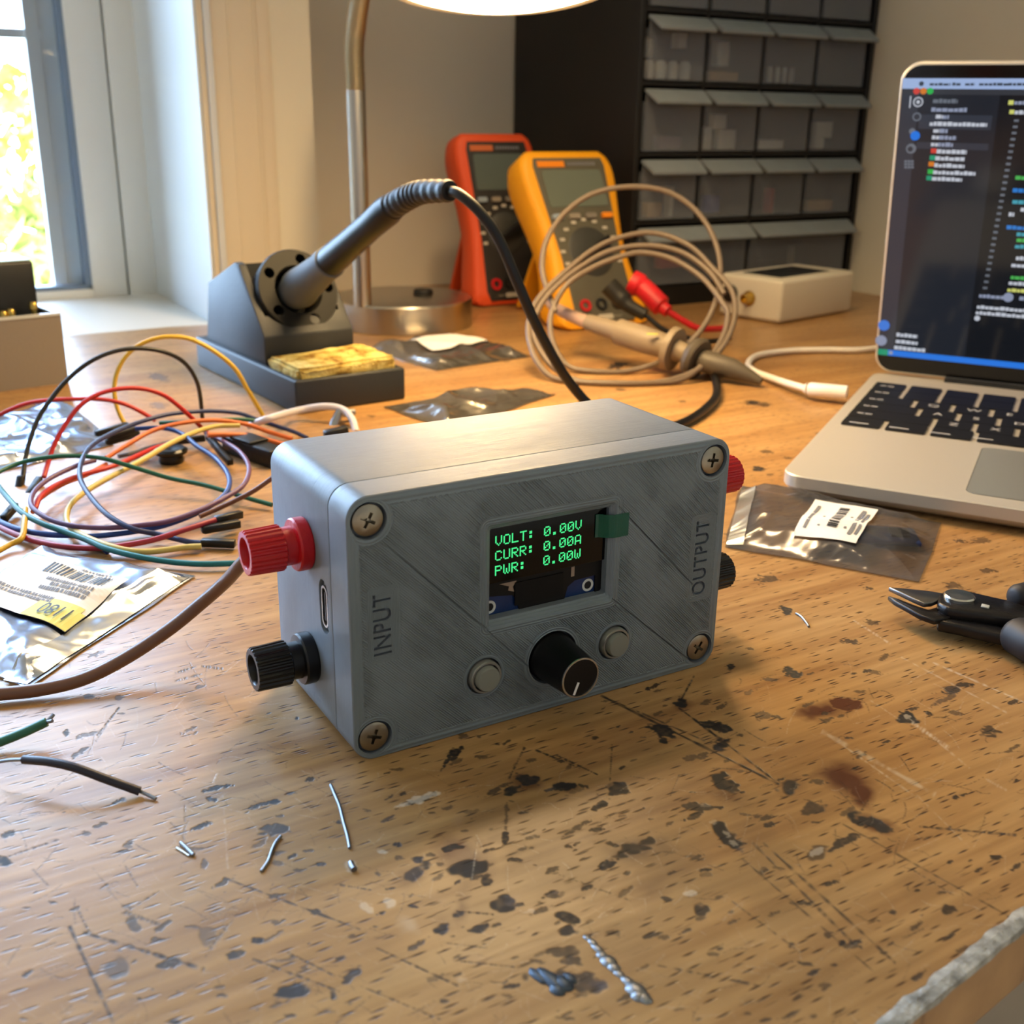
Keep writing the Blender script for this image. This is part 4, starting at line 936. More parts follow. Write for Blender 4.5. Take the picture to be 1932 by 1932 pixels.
keym = mat('key_black', (14,14,17), .5)
rowdef = [[1.0]+[1]*13, [1]*13+[1.4], [1.45]+[1]*12, [1.7]+[1]*11+[1.3], [2.2]+[1]*10+[1.8], [1.1,1.1,1.1,1.3,5,1.3,1,1,1]]
kbd = MB()
letters = []
leg = ['', '', 'QWERTYUIOP', 'ASDFGHJKL', 'ZXCVBNM', '']
for r, rd in enumerate(rowdef):
    x = kx0; y1 = ky1-r*rp; y0 = y1-rp+.00045
    for k, wdt in enumerate(rd):
        xw = wdt*pitch
        if x > LWD-.018: break
        kbd.prism(pl2(rr2(x+.0001, x+xw-.0023, y0, y1, .0010, 2), LT), (0,0,.00005), (0,0,.00075))
        if leg[r] and 1 <= k <= len(leg[r]): letters.append((leg[r][k-1], x+xw*.42, (y0+y1)/2-.002))
        x += xw
kb_o = kbd.build('keyboard', keym, lap, smooth=0)
mk_ = MB()
for ch, x, y in letters[:]:
    me = text_mesh(ch, .0062); me.transform(Matrix.Translation((x-.002, y, LT+.0008)))
    b = len(mk_.v); mk_.v += [v_.co.copy() for v_ in me.vertices]; mk_.f += [[b+i for i in p_.vertices] for p_ in me.polygons]; mk_.m += [0]*len(me.polygons)
for r in range(6):
    y = ky1-(r+.5)*rp
    for a in range(2 if r != 5 else 4):
        x = kx0+.003+(a*.0166 if r == 5 else a*.0035); mk_.box(x, x+.0028 if r < 5 else x+.008, y-.0006-.003*(r == 5), y+.0004-.003*(r == 5), LT+.0008, LT+.00085)
mk_.build('key_lettering', mat('legend_white', (196,198,206), .6), kb_o, smooth=0)
ta = lxy(1850, 843); tb = lxy(1828, 930)
tx0 = (ta[0]+tb[0])/2
m = MB(); m.prism(pl2(rr2(tx0, tx0+.10, tb[1], ta[1], .004), LT), (0,0,.00003), (0,0,.00018)); m.build('trackpad', mat('trackpad_grey', (168,170,166), .3, .5), lap, smooth=0)
m = MB(); m.prism(pl2(rr2(tx0-.0004, tx0+.1004, tb[1]-.0004, ta[1]+.0004, .0044), LT), (0,0,.0), (0,0,.00006)); m.build('trackpad_gap', mat('gap_grey', (96,96,92), .5), lap, smooth=0)
m = MB(); m.box(.035, LWD-.035, LD-.0035, LD+.0035, LT-.002, LT+.0018); m.build('hinge', MATS['matte_black'], lap)
# lid
TL_ = PP(1702, 116, LO+LYv*LD, LXv)
rel = TL_-(LO+LYv*LD); tilt_l = math.atan2(rel.dot(LYv), rel.z-LT); LHH = math.hypot(rel.dot(LYv), rel.z-LT)-.0015
lid = bpy.data.objects.new('screen_lid', None)
LM = Matrix.Translation((0, LD, LT+.0012)) @ Matrix.Rotation(-tilt_l, 4, 'X')
def lidpart(nm, mb, mt, par=lap, smooth=40, mats=None):
    mb.v = [LM @ v_ for v_ in mb.v]; return mb.build(nm, mt, par, smooth, mats)
m = MB(); la = [(.0006, .0000), (0, .0006), (0, .0036), (.0008, .0042)]; v = []
for ins, y in la:
    pts = rrect(ins, LWD-ins, ins, LHH-ins, .009, 8); n = len(pts); v += [(x, y, z) for x, z in pts]
m.add(v, [[j*n+i, j*n+(i+1) % n, (j+1)*n+(i+1) % n, (j+1)*n+i] for j in range(len(la)-1) for i in range(n)]+[list(range(n)), [(len(la)-1)*n+i for i in range(n)]])
lidm = lidpart('screen_lid', m, alu)
m = MB(); m.prism([(x, 0, z) for x, z in rrect(.0012, LWD-.0012, .0012, LHH-.0012, .008, 8)], (0,-.00025,0), (0,.0001,0)); lidpart('screen_bezel', m, mat('bezel_black', (7,7,9), .15), lidm, 0)
LIDO = LO+LYv*LD+Vector((0,0,LT+.0012)); LN = (Matrix.Rotation(LA, 4, 'Z') @ Matrix.Rotation(-tilt_l, 4, 'X')).to_3x3()
lz = LN @ Vector((0,0,1)); lnrm = LN @ Vector((0,1,0))
def luv(X, Y):      # crop coordinates on the lid plane
    q = PP(1640+X/3.219, 120+Y/3.219, LIDO, lnrm)-LIDO; return q.dot(LXv), q.dot(lz)
UIC = {'bg':(27,33,42),'side':(30,36,46),'act':(50,56,68),'menu':(168,192,236),'title':(54,58,66),'sel':(50,57,70),'edit':(14,20,28),'txt':(206,212,224),'dim':(110,118,130),'red':(222,70,60),'orange':(226,130,40),'green':(40,190,80),'blue':(16,124,240),'teal':(20,160,120),'lblue':(60,130,230),'code_g':(80,190,90),'code_b':(40,130,220),'code_c':(70,170,190),'yellow':(220,224,120),'line':(60,70,84),'pale':(150,160,186)}
uim = []; uik = {}
for i, (k_, c_) in enumerate(UIC.items()):
    uim.append(mat('ui_'+k_, c_, .12, emit=c_, estr=UIE)); uik[k_] = i
    b_ = uim[-1].node_tree.nodes['Principled BSDF']; b_.inputs['Base Color'].default_value = (.005,.005,.006,1)
ui = MB(); lay = [0]
def rect(u0, u1, v0, v1, c, L=1):
    ui.mat(uik[c]); y = -.0003-.00003*L; ui.add([(u0,y,v0),(u1,y,v0),(u1,y,v1),(u0,y,v1)], [[0,1,2,3]])
su0 = (luv(262, 100)[0]+luv(2, 1720)[0])/2; sv1 = luv(270, 88)[1]; sv0 = luv(10, 1760)[1]; su1 = LWD-su0
rect(su0, su1, sv0, sv1, 'edit', 0)
vm = luv(262, 152)[1]; rect(su0, su1, vm, sv1, 'menu'); vt = luv(262, 186)[1]; rect(su0, su1, vt, vm, 'title')
ua = luv(222, 1000)[0]; us = luv(700, 900)[0]; vs = luv(5, 1725)[1]
rect(su0, ua, vs, vt, 'act'); rect(ua, us, vs, vt, 'side'); rect(su0, su1, sv0, vs, 'blue'); rect(su0, su0+.0052, sv0, vs, 'teal', 2)
def bar(X, Y, ln, th, c, L=3, cut=0):
    u, v_ = luv(X, Y); k_ = .000088; n_ = max(1, int(ln/26)); th = th*k_*.42
    w_ = ln*k_
    if cut:
        x = u
        while x < u+w_:
            g = (.6+.5*rl.random())*.0021; rect(x, min(x+g, u+w_), v_-th, v_+th*(.6+.5*rl.random()), c, L); x += g+.00028
    else: rect(u, u+w_, v_-th, v_+th, c, L)
def dot(X, Y, r, c, L=4):
    u, v_ = luv(X, Y); r *= .000088; ui.mat(uik[c]); y = -.0003-.00003*L
    ui.add([(u+r*math.cos(2*PI*i/16), y, v_+r*math.sin(2*PI*i/16)) for i in range(16)], [list(range(16))])
for X, c in ((288,'red'),(330,'orange'),(371,'green')): dot(X, 166, 16, c)
dot(318, 121, 12, 'line')
for X, l in ((368,100),(505,40),(583,46),(668,138),(846,90)): bar(X, 124, l, 16, 'line', cut=1)
dot(298, 232, 25, 'txt'); dot(298, 232, 19, 'act', 5); dot(298, 232, 9, 'txt', 6); bar(246, 232, 6, 70, 'txt')
dot(290, 322, 22, 'dim'); dot(290, 322, 15, 'act', 5); dot(280, 437, 24, 'blue', 5); dot(262, 410, 16, 'dim'); dot(255, 515, 26, 'dim'); dot(250, 518, 14, 'act', 5)
for a in range(3):
    for b in range(3): bar(214+a*20, 592+b*18, 14, 14, 'dim')
u0_, v0_ = luv(330, 345); rect(ua+.001, us-.002, luv(330, 395)[1], luv(330, 308)[1], 'sel', 2); rect(ua+.001, us-.002, luv(300, 515)[1], luv(300, 475)[1], 'sel', 2)
for X, Y, l, c in ((388,226,120,'dim'),(378,278,172,'pale'),(405,320,35,'txt'),(445,322,32,'pale'),(368,364,278,'txt'),(390,406,32,'txt'),(430,408,38,'pale'),(382,446,34,'txt'),(424,448,86,'pale'),(376,488,34,'txt'),(418,490,74,'pale'),(410,532,148,'txt'),(402,574,144,'txt'),(396,616,150,'txt'),(388,658,210,'txt'),(382,697,150,'txt')): bar(X, Y, l, 24, c, cut=1)
for X, Y, c in ((387,528,'red'),(380,570,'teal'),(373,608,'orange'),(368,654,'green'),(360,693,'teal')): bar(X-12, Y, 28, 28, c)
for i in range(28): bar(880-i*7.0, 345+i*37.6, 22, 14, 'dim')
bar(846, 235, 24, 26, 'yellow'); bar(882, 236, 110, 22, 'pale', cut=1); bar(852, 292, 22, 24, 'yellow'); bar(884, 295, 110, 22, 'txt', cut=1)
for X, Y, l, c in ((888,691,120,'code_g'),(872,768,130,'code_b'),(870,838,130,'code_c'),(920,885,80,'txt'),(848,914,26,'txt'),(835,992,150,'code_b'),(896,1034,90,'code_c'),(896,1070,90,'code_g'),(886,1108,90,'code_c'),(892,1180,60,'txt'),(864,1222,100,'txt'),(860,1296,100,'code_g'),(848,1330,120,'txt'),(840,1372,130,'yellow'),(668,1408,124,'pale'),(912,1424,60,'pale'),(655,1475,260,'txt'),(648,1510,280,'txt')): bar(X, Y, l, 24, c, cut=1)
dot(845, 1418, 26, 'pale'); dot(656, 1545, 15, 'txt'); dot(90, 1588, 32, 'lblue'); dot(73, 1680, 32, 'pale'); dot(132, 1754, 12, 'pale', 5)
for X, Y, l in ((166,1644,116),(162,1684,120),(152,1722,170)): bar(X, Y, l, 26, 'txt', cut=1)
ui.v = [LM @ v_ for v_ in ui.v]; mk('display', ui.v, ui.f, None, lidm, 0, uim, ui.m)

# charging cable
wht = mat('cable_white', (232,228,222), .4)
cp = [P(1600, 741, .0062), P(1560, 738, .006), P(1520, 733, .0055), P(1470, 718, .004), P(1422, 700, .0025), P(1412, 685, .0022), P(1432, 670, .0022), P(1490, 662, .0022), P(1560, 660, .0022), P(1625, 660, .0022), P(1700, 650, .0022)]
chg = MB().tube(spline(cp[2:], 12), .00175, 12).build('charging_cable', wht); tag(chg, 'white charging cable looping out of the laptop edge', 'cable')
d_ = (cp[0]-cp[2]).normalized()
MB().tube([cp[2]-d_*.001, cp[2], cp[2]+d_*.0005], [.0018, .0025, .003], 16).build('strain_relief', wht, chg)
hx = Vector((LXv.x, LXv.y, 0)); c0 = P(1524, 734, .0056); c1 = P(1598, 741, .0060)
MB().tube([c0, c0.lerp(c1, .06), c0.lerp(c1, .5), c1], [.0026, .0034, .0035, .0035], 20).build('connector', mat('plug_white', (240,236,232), .35), chg)

# ================================================================== WHITE BOX BY THE CABINET
WBA = math.radians(42)
W0 = P(1469, 613)
wbx = thing('sensor_box', 'small cream plastic box with a dark panel on top and a brass socket', 'electronic device', W0, WBA)
crm = mat('cream_plastic', (214,206,188), .5, bump=.08, bscale=600)
hb = PY(1469, 530, W0.y).z
o = bbox('case', 0, .088, 0, .052, 0.0005, hb, crm, wbx, .0030, 4)
m = MB(); m.box(.012, .070, .010, .042, hb-.0004, hb+.0004); m.build('top_panel', mat('panel_dark', (22,28,34), .2), wbx)
m = MB().lathe([(.0052,0),(.0052,.0006),(.0040,.0008),(.0036,.0022),(.0034,.0060),(.0022,.0062),(.0020,.003),(0,.003)], 28, (-.0002, .026, hb*.50), (-1,0,0)); m.build('brass_socket', MATS['brass'], wbx)
m = MB().lathe([(.006,0),(.006,.002),(.0045,.003),(.0,.0035)], 24, (-.0002, .042, hb*.55), (-1,0,0)); m.build('black_knob', MATS['black_plastic'], wbx)
p0 = W0+Vector((math.cos(WBA), math.sin(WBA), 0))*.086+Vector((math.sin(WBA), -math.cos(WBA), 0))*.001
bc = [Vector((p0.x-.012, p0.y-.012, .010)), P(1560, 578, .010)+Vector((0,-.004,0)), P(1590, 590, .004), P(1605, 600, .0022), P(1625, 612, .0022), P(1650, 612, .0022)]
MB().tube(spline([P(1552, 577, .011)+Vector((0,-.006,0)), P(1580, 582, .008), P(1598, 590, .004), P(1612, 604, .0022), P(1640, 615, .0022), P(1680, 600, .0022)], 8), .0019, 10).build('thin_cable', MATS['cable_black'], wbx)
MB().tube(spline([P(1598, 590, .004), P(1604, 578, .0035), P(1622, 570, .003), P(1660, 572, .0025)], 8), .0017, 10).build('thin_cable', MATS['cable_black'], wbx)

# ================================================================== GREY BOX BY THE WINDOW
G0 = P(130, 722); GA = math.radians(40)
gx_ = Vector((math.cos(GA), math.sin(GA), 0))
gbx = thing('parts_box', 'open grey box with brass terminals inside, below the window', 'box', G0, GA)
ghm = mat('box_taupe', (134,124,114), .6, bump=.1, bscale=600); gh = .0345; L_ = .16; dpb = .062
m = MB(); t_ = .0022
m.box(-L_, 0, 0, t_, 0, gh); m.box(-L_, 0, dpb-t_, dpb, 0, gh); m.box(-L_, -L_+t_, t_, dpb-t_, 0, gh); m.box(-t_, 0, t_, dpb-t_, 0, gh); m.box(-L_+t_, -t_, t_, dpb-t_, 0, t_)
m.build('case', ghm, gbx, smooth=0)
m = MB()
for (a,b,c,d) in ((-L_,0,-.0004,.0030),(-L_,0,dpb-.0030,dpb+.0004),(-.0030,.0004,.0030,dpb-.0030)): m.box(a,b,c,d,gh,gh+.0012)
m.build('rim', mat('rim_pale', (196,200,200), .4), gbx, smooth=0)
gy_ = Vector((-gx_.y, gx_.x, 0))
def gloc(px, py, yl, zl=None):
    q = PP(px, py, G0+gy_*yl, gy_)-G0; return q.dot(gx_), q.z
xr, zt_ = gloc(62, 492, .016)
psu = thing('transformer_block', 'black block with a pale top standing inside the grey box', 'block', G0+gx_*(xr-.04)+gy_*.033+Vector((0,0,t_)), GA)
bbox('core', -.040, .040, -.017, .018, 0, zt_-t_, mat('block_black', (20,22,24), .35), psu, .0012)
bbox('top_label', -.039, .0392, -.0162, .0172, zt_-t_+.0001, zt_-t_+.0007, mat('label_mint', (196,222,212), .5), psu)
for px_, py_, lab in ((62, 570, 'brass terminal standing alone near the end of the grey box'), (20, 583, 'taller of the two neighbouring brass terminals in the grey box'), (6, 587, 'brass terminal at the outer side of the pair in the grey box')):
    x_, z_ = gloc(px_, py_, .008)
    o = MB().lathe([(.0012,0),(.0012,z_-t_-.004),(.0020,z_-t_-.0035),(.0020,z_-t_-.001),(.0014,z_-t_)], 20).build('brass_terminal', MATS['brass']); o.location = G0+gx_*x_+gy_*.008+Vector((0,0,t_)); tag(o, lab, 'terminal')

# ================================================================== PROBE CABLE, PROBE, TEST LEADS
def c3(x, y): return 820+x/3.019, 220+y/3.019
def cd(x, y, yb_, Yb, yt_, Yt):
    px, py = c3(x, y); return PY(px, py, Yb+(Yt-Yb)*(yb_-y)/(yb_-yt_))
L1 = [(690,1110),(640,980),(613,850),(640,700),(740,550),(900,440),(1100,400),(1300,420),(1450,500),(1560,630),(1622,800),(1618,980),(1560,1150),(1450,1290),(1300,1390),(1100,1450),(900,1475)]
L1b = [(760,1420),(680,1300),(658,1180),(680,1080)]
L2a = [(760,950),(900,860),(1050,800),(1180,775),(1350,810),(1520,915),(1640,1060),(1670,1130),(1640,1260),(1540,1400),(1400,1500),(1200,1560),(1000,1580),(800,1550),(660,1480),(570,1370),(533,1220),(560,1090),(640,980),(760,870),(900,760),(1050,690),(1250,663),(1450,735),(1590,870),(1690,990),(1712,1120),(1670,1260),(1580,1380),(1440,1470),(1250,1545),(1020,1570),(820,1530),(690,1440),(600,1330),(560,1210),(600,1080),(700,960),(840,850),(1000,765),(1200,735),(1400,770),(1560,880),(1650,1010)]
pts = [cd(x, y, 1475, .600, 400, .665) for x, y in L1]+[cd(x, y, 1475, .600, 400, .665) for x, y in L1b]+[cd(x, y, 1580, .572, 660, .655) for x, y in L2a]
pts = [Vector((p_.x, p_.y, max(p_.z, .0016))) for p_ in pts]
cm = mat('cable_taupe', (112,98,84), .42)
coil = MB().tube(spline(pts, 8), .00155, 12).build('probe_cable', cm); tag(coil, 'taupe probe cable coiled in upright loops behind the meter box', 'cable')
pr = thing('oscilloscope_probe', 'grey-beige test probe with finger guard lying inside the cable coil', 'probe', (0,0,0))
pm = mat('probe_beige', (140,124,102), .5); pm2 = mat('probe_pink', (176,146,128), .5); pm3 = mat('probe_dark', (84,76,64), .5)
def c3Y(x, y, Y): return PY(*c3(x, y), Y)
a = [c3Y(640,1010,.655), c3Y(655,1060,.652), c3Y(700,1095,.648), c3Y(780,1135,.642), c3Y(880,1175,.635)]
org = c3Y(1050,1230,.622); pr.location = org
def shift(q): return [p_-org for p_ in q]
sp1 = spline(a, 8); MB().tube(shift(sp1), [.0022+.0016*i/len(sp1)+(.0003 if i % 2 else 0) for i in range(len(sp1))], 16).build('strain_relief', pm2, pr, smooth=25)
b0, b1 = c3Y(870,1170,.6355), c3Y(1050,1225,.622); MB().tube(shift([b0, b0.lerp(b1,.3), b1]), [.0044,.0050,.0052], 20).build('grip', pm, pr)
b2, b3 = c3Y(1040,1222,.6225), c3Y(1330,1315,.603); MB().tube(shift([b2, b2.lerp(b3,.03), b2.lerp(b3,.5), b2.lerp(b3,.97), b3]), [.0050,.0072,.0074,.0066,.0060], 24).build('body', pm, pr)
b4, b5 = c3Y(1320,1312,.6032), c3Y(1372,1330,.600); MB().tube(shift([b4, b4.lerp(b5,.4), b5]), [.0068,.0122,.0118], 28).build('finger_guard', pm, pr)
b6 = c3Y(1470,1365,.595); MB().tube(shift([b5, b5.lerp(b6,.5), b6]), [.0060,.0052,.0050], 20).build('neck', pm, pr)
b7 = c3Y(1510,1385,.592); MB().tube(shift([b6-(b7-b6)*.2, b6.lerp(b7,.5), b7]), [.0100,.0115,.0105], 28).build('rear_guard', pm3, pr)
b8, b9, b10 = c3Y(1700,1440,.583), c3Y(1800,1480,.578), c3Y(1860,1510,.5745); MB().tube(shift([b7, b7.lerp(b8,.2), b8, b9, b10]), [.0052,.0062,.0056,.0034,.0020], 20).build('hook_tip', pm3, pr)
MB().box(-.003,.003,-.0012,.0012,-.0001,.0001).build('yellow_mark', mat('mark_yellow', (210,214,80), .5), pr).location = c3Y(1240,1238,.600)-org
# test leads plugged beside the meters
def lead(name, label, pts_, rads, m_, plugm, k):
    o = MB().tube(spline([Vector((p_.x, p_.y, max(p_.z, .0018))) for p_ in pts_[k:]], 8), rads, 10).build(name, m_); tag(o, label, 'test lead')
    q = pts_[:k+1]; n_ = len(q); s = spline(q, 6); return o, s
o, s = lead('test_lead', 'red test lead with a fat plug lying in front of the drawers', [c3Y(1120,940,.700), c3Y(1190,980,.697), c3Y(1280,1070,.690), c3Y(1330,1110,.686), c3Y(1420,1165,.684), c3Y(1500,1205,.684), c3Y(1600,1210,.695), c3Y(1680,1200,.710)], .0020, mat('lead_red', (200,30,36), .4), None, 3)
n_ = len(s); MB().tube(s, [(.0075 if i < n_*.25 else .0064 if i < n_*.7 else .0040-.001*(i-n_*.7)/n_) for i in range(n_)], 20).build('plug', mat('plug_red', (222,36,44), .4), o)
o, s = lead('test_lead', 'black test lead beside the red one in front of the yellow meter', [c3Y(990,960,.690), c3Y(1050,1020,.688), c3Y(1110,1080,.684), c3Y(1200,1130,.680), c3Y(1300,1210,.676), c3Y(1420,1255,.675), c3Y(1560,1280,.676), c3Y(1680,1265,.690)], .0016, MATS['cable_black'], None, 3)
n_ = len(s); MB().tube(s, [(.0058 if i < n_*.5 else .0046-.002*(i-n_*.5)/n_) for i in range(n_)], 20).build('plug', mat('plug_charcoal', (44,42,36), .45), o)

# ================================================================== FLUSH CUTTERS
def c8(x, y): return 1340+x/2.927, 600+y/2.927
ct = thing('flush_cutters', 'black flush cutting pliers with open steel jaws on the bench', 'pliers', P(*c8(1375,1560)))
co_ = P(*c8(1375,1560)); stl = mat('tool_black', (46,44,44), .3, .7, bump=.1, bscale=900); grm = mat('grip_black', (34,33,36), .55)
def slab(nm, pts, z0, z1, m_, par=ct, bev=.0006):
    mb = MB(); q = [P(*c8(x, y), z1) for x, y in pts]; q = [Vector((p_.x-co_.x, p_.y-co_.y, 0)) for p_ in q]
    mb.prism(q, (0,0,z0), (0,0,z1)); o = mb.build(nm, m_, par); 
    if bev: bevel_obj(o, bev, 2, 30)
    return o
jw = mat('jaw_steel', (120,118,116), .28, .9)
slab('jaw', [(985,1484),(1100,1494),(1200,1504),(1285,1518),(1290,1550),(1258,1556),(1225,1570),(1180,1574),(1120,1548),(1050,1514)], .0066, .0080, jw, ct, .0003)
slab('jaw', [(980,1530),(1050,1552),(1130,1584),(1205,1608),(1262,1590),(1330,1600),(1330,1650),(1240,1668),(1160,1640),(1090,1600),(1020,1562)], .0046, .0062, stl, ct, .0004)
slab('body', [(1262,1520),(1310,1500),(1400,1497),(1480,1516),(1560,1535),(1640,1552),(1760,1590),(1760,1660),(1640,1650),(1520,1630),(1400,1615),(1310,1600),(1256,1570)], .0050, .0086, stl, ct, .0009)
slab('lower_lever', [(1250,1635),(1330,1600),(1480,1640),(1640,1690),(1700,1720),(1700,1770),(1620,1750),(1480,1720),(1380,1695),(1260,1672)], .0022, .0056, stl, ct, .0008)
pv = P(*c8(1375,1545), .0088)-co_
MB().lathe([(0,.0082),(.0042,.0082),(.0042,.0094),(.0038,.0098),(0,.0099)], 40, (pv.x, pv.y, 0)).build('pivot', MATS['steel'], ct)
slab('release_catch', [(1500,1575),(1545,1585),(1540,1600),(1495,1590)], .0086, .0091, mat('catch_pale', (170,170,160), .4), ct, .0002)
MB().box(-.006,.006,-.004,.004,0,.0030).build('foot', stl, ct).location = P(*c8(1560,1640))-co_
def grip(pts, r0, r1):
    q = spline(pts, 8); n_ = len(q); MB().tube([p_-co_ for p_ in q], [r0+(r1-r0)*min(1, (i/6)**.5) for i in range(n_)], 20).build('handle', grm, ct)
grip([P(*c8(1668,1545),.0085), P(*c8(1720,1535),.0085), P(*c8(1850,1510),.0085), P(*c8(2100,1500),.0085)], .0018, .0036)
grip([P(*c8(1668,1735),.0052), P(*c8(1720,1765),.0054), P(*c8(1850,1835),.0056), P(*c8(2100,1930),.0056)], .0030, .0052)
# ================================================================== FOIL BAGS
def foil(name, col, rough, alpha=1.0, metal=1.0, str_=.6):
    m = mat(name, col, rough, metal, alpha=alpha); nt = m.node_tree; b_ = nt.nodes['Principled BSDF']; NN = nt.nodes.new; LK = nt.links.new
    t_ = NN('ShaderNodeTexCoord'); n_ = NN('ShaderNodeTexNoise'); n_.inputs['Scale'].default_value = 34; n_.inputs['Detail'].default_value = 2; n_.inputs['Distortion'].default_value = 1.2
    LK(t_.outputs['Object'], n_.inputs['Vector']); bp_ = NN('ShaderNodeBump'); bp_.inputs['Strength'].default_value = str_; bp_.inputs['Distance'].default_value = .004
    LK(n_.outputs['Fac'], bp_.inputs['Height']); LK(bp_.outputs[0], b_.inputs['Normal']); return m
foil('foil_silver', (190,204,232), .27); foil('foil_dark', (150,146,142), .22, .90, .85); foil('foil_clear', (118,118,122), .18, .62, .6, .5)
MATS['seal'] = foil('seal_band', (190,200,214), .3)
def bag(label, quad, H, m, seed, crum=.0022, seals=(), lbl=None, group=None, z0=.0005):
    W4 = [P(x, y, z0) for x, y in quad]; W4 = [Vector((p_.x, p_.y, 0)) for p_ in W4]
    cen = sum(W4, Vector())/4
    t = thing('antistatic_bag', label, 'bag', cen, 0)
    area = sum(W4[i].x*W4[(i+1)%4].y-W4[(i+1)%4].x*W4[i].y for i in range(4)); sg = 1 if area > 0 else -1
    def edist(p_):
        d = 9
        for i in range(4):
            a, b = W4[i], W4[(i+1) % 4]; e = (b-a).normalized(); n_ = Vector((-e.y, e.x, 0))*sg; d = min(d, (p_-a).dot(n_))
        return max(d, 0)
    def hf(p_):
        d = edist(p_); s = min(1, d/.013); s = s*s*(3-2*s)
        q = Vector((p_.x*34+seed, p_.y*34, seed)); r = 1-abs(noise.noise(q))*2.2; r2 = 1-abs(noise.noise(q*2.3+Vector((5,2,1))))*2.2
        s2 = min(1, d/.005)
        return .0006+H*s+crum*(max(r, 0)**2*.8+max(r2, 0)**2*.16)*s2+noise.noise(q*.5)*crum*.5*s2
    NX, NY = 84, 56; mb = MB(); v = []
    for j in range(NY+1):
        for i in range(NX+1):
            s, u_ = i/NX, j/NY
            p_ = (W4[0].lerp(W4[1], s)).lerp(W4[3].lerp(W4[2], s), u_)
            wob = noise.noise(Vector((p_.x*60, p_.y*60, seed+3)))*.0012
            p_ = p_+Vector((wob, wob*.6, 0)) if (i in (0, NX) or j in (0, NY)) else p_
            v.append(Vector((p_.x, p_.y, hf(p_)))-cen)
    base_n = len(v); v += [Vector((q.x, q.y, .0003)) for q in v]
    f = [[j*(NX+1)+i, j*(NX+1)+i+1, (j+1)*(NX+1)+i+1, (j+1)*(NX+1)+i] for j in range(NY) for i in range(NX)]
    rim = [i for i in range(NX+1)]+[(j+1)*(NX+1)-1 for j in range(1, NY+1)]+[NY*(NX+1)+i for i in range(NX-1, -1, -1)]+[j*(NX+1) for j in range(NY-1, 0, -1)]
    f += [[rim[i], rim[(i+1) % len(rim)], rim[(i+1) % len(rim)]+base_n, rim[i]+base_n] for i in range(len(rim))]
    used = sorted({k for q in f for k in q}); mp = {k: i for i, k in enumerate(used)}
    mk('pouch', [v[k] for k in used], [[mp[k] for k in q] for q in f], m, t, 60)
    def drape(pts_xy, faces, nm, mt, off, par=t):
        vv = [Vector((p_.x, p_.y, hs(p_)+off))-cen for p_ in pts_xy]
        return mk(nm, vv, faces, mt, par, 0)
    def hs(p_):  # smoothed height for stiff paper
        return sum(hf(p_+Vector((dx, dy, 0))) for dx, dy in ((0,0),(.003,0),(-.003,0),(0,.003),(0,-.003)))/5+.0009
    # sealed bands
    for (i, wd) in seals:
        a, b = W4[i], W4[(i+1) % 4]; e = (b-a).normalized(); n_ = Vector((-e.y, e.x, 0))*sg; pts = []; fs = []
        for k in range(61):
            for w_ in (.0006, wd): p_ = a.lerp(b, .02+.96*k/60)+n_*w_; pts.append(p_)
        vv = [Vector((p_.x, p_.y, hf(p_)+.0003))-cen for p_ in pts]
        mk('seal_band', vv, [[2*k, 2*k+1, 2*k+3, 2*k+2] for k in range(60)], MATS['seal'], t, 60)
    lab = None
    if lbl:
        LQ = [P(x, y, .002) for x, y in lbl['q']]; LQ = [Vector((p_.x, p_.y, 0)) for p_ in LQ]
        def lp(s, u_): return (LQ[0].lerp(LQ[1], s)).lerp(LQ[3].lerp(LQ[2], s), u_)
        n1_, n2_ = 48, 34; pts = [lp(i/n1_, j/n2_) for j in range(n2_+1) for i in range(n1_+1)]
        lab = drape(pts, [[j*(n1_+1)+i, j*(n1_+1)+i+1, (j+1)*(n1_+1)+i+1, (j+1)*(n1_+1)+i] for j in range(n2_) for i in range(n1_)], 'paper_label', lbl.get('m', MATS['paper']), 0.0)
        def rects(rs, nm, mt, off=.0002):
            pts = []; fs = []
            for a, b, c, d in rs:
                ns = max(1, int((b-a)/.05))
                for k in range(ns):
                    x0, x1 = a+(b-a)*k/ns, a+(b-a)*(k+1)/ns; i0 = len(pts); pts += [lp(x0, c), lp(x1, c), lp(x1, d), lp(x0, d)]; fs.append([i0, i0+1, i0+2, i0+3])
            drape(pts, fs, nm, mt, off, lab) if False else mk(nm, [Vector((p_.x, p_.y, hs(p_)+off))-cen for p_ in pts], fs, mt, lab, 0)
        if 'rects' in lbl:
            for nm, mt, rs in lbl['rects']: rects(rs, nm, mt)
        for body, s, u_, sz, ux, flip, mt in lbl.get('text', []):
            me = text_mesh(body, 1.0)
            for v_ in me.vertices: v_.co.x = v_.co.x
            w_ = max(v_.co.x for v_ in me.vertices)
            ds = sz[0]/w_; du = sz[1]/.72
            pts = [lp(s+v_.co.x*ds*ux, u_+v_.co.y*du*flip) for v_ in me.vertices]
            mk('printed_number', [Vector((p_.x, p_.y, hs(p_)+.0008))-cen for p_ in pts], [list(p_.vertices) for p_ in me.polygons], mt, lab, 0)
    return t
rb = random.Random(21)
def barcode(a, b, c, d, n_):
    out = []; x = a
    while x < b:
        w_ = (b-a)/n_*rb.choice((.4,.6,1.0)); out.append((x, min(x+w_, b), c, d)); x += w_+(b-a)/n_*rb.choice((.4,.7,1.0))
    return out
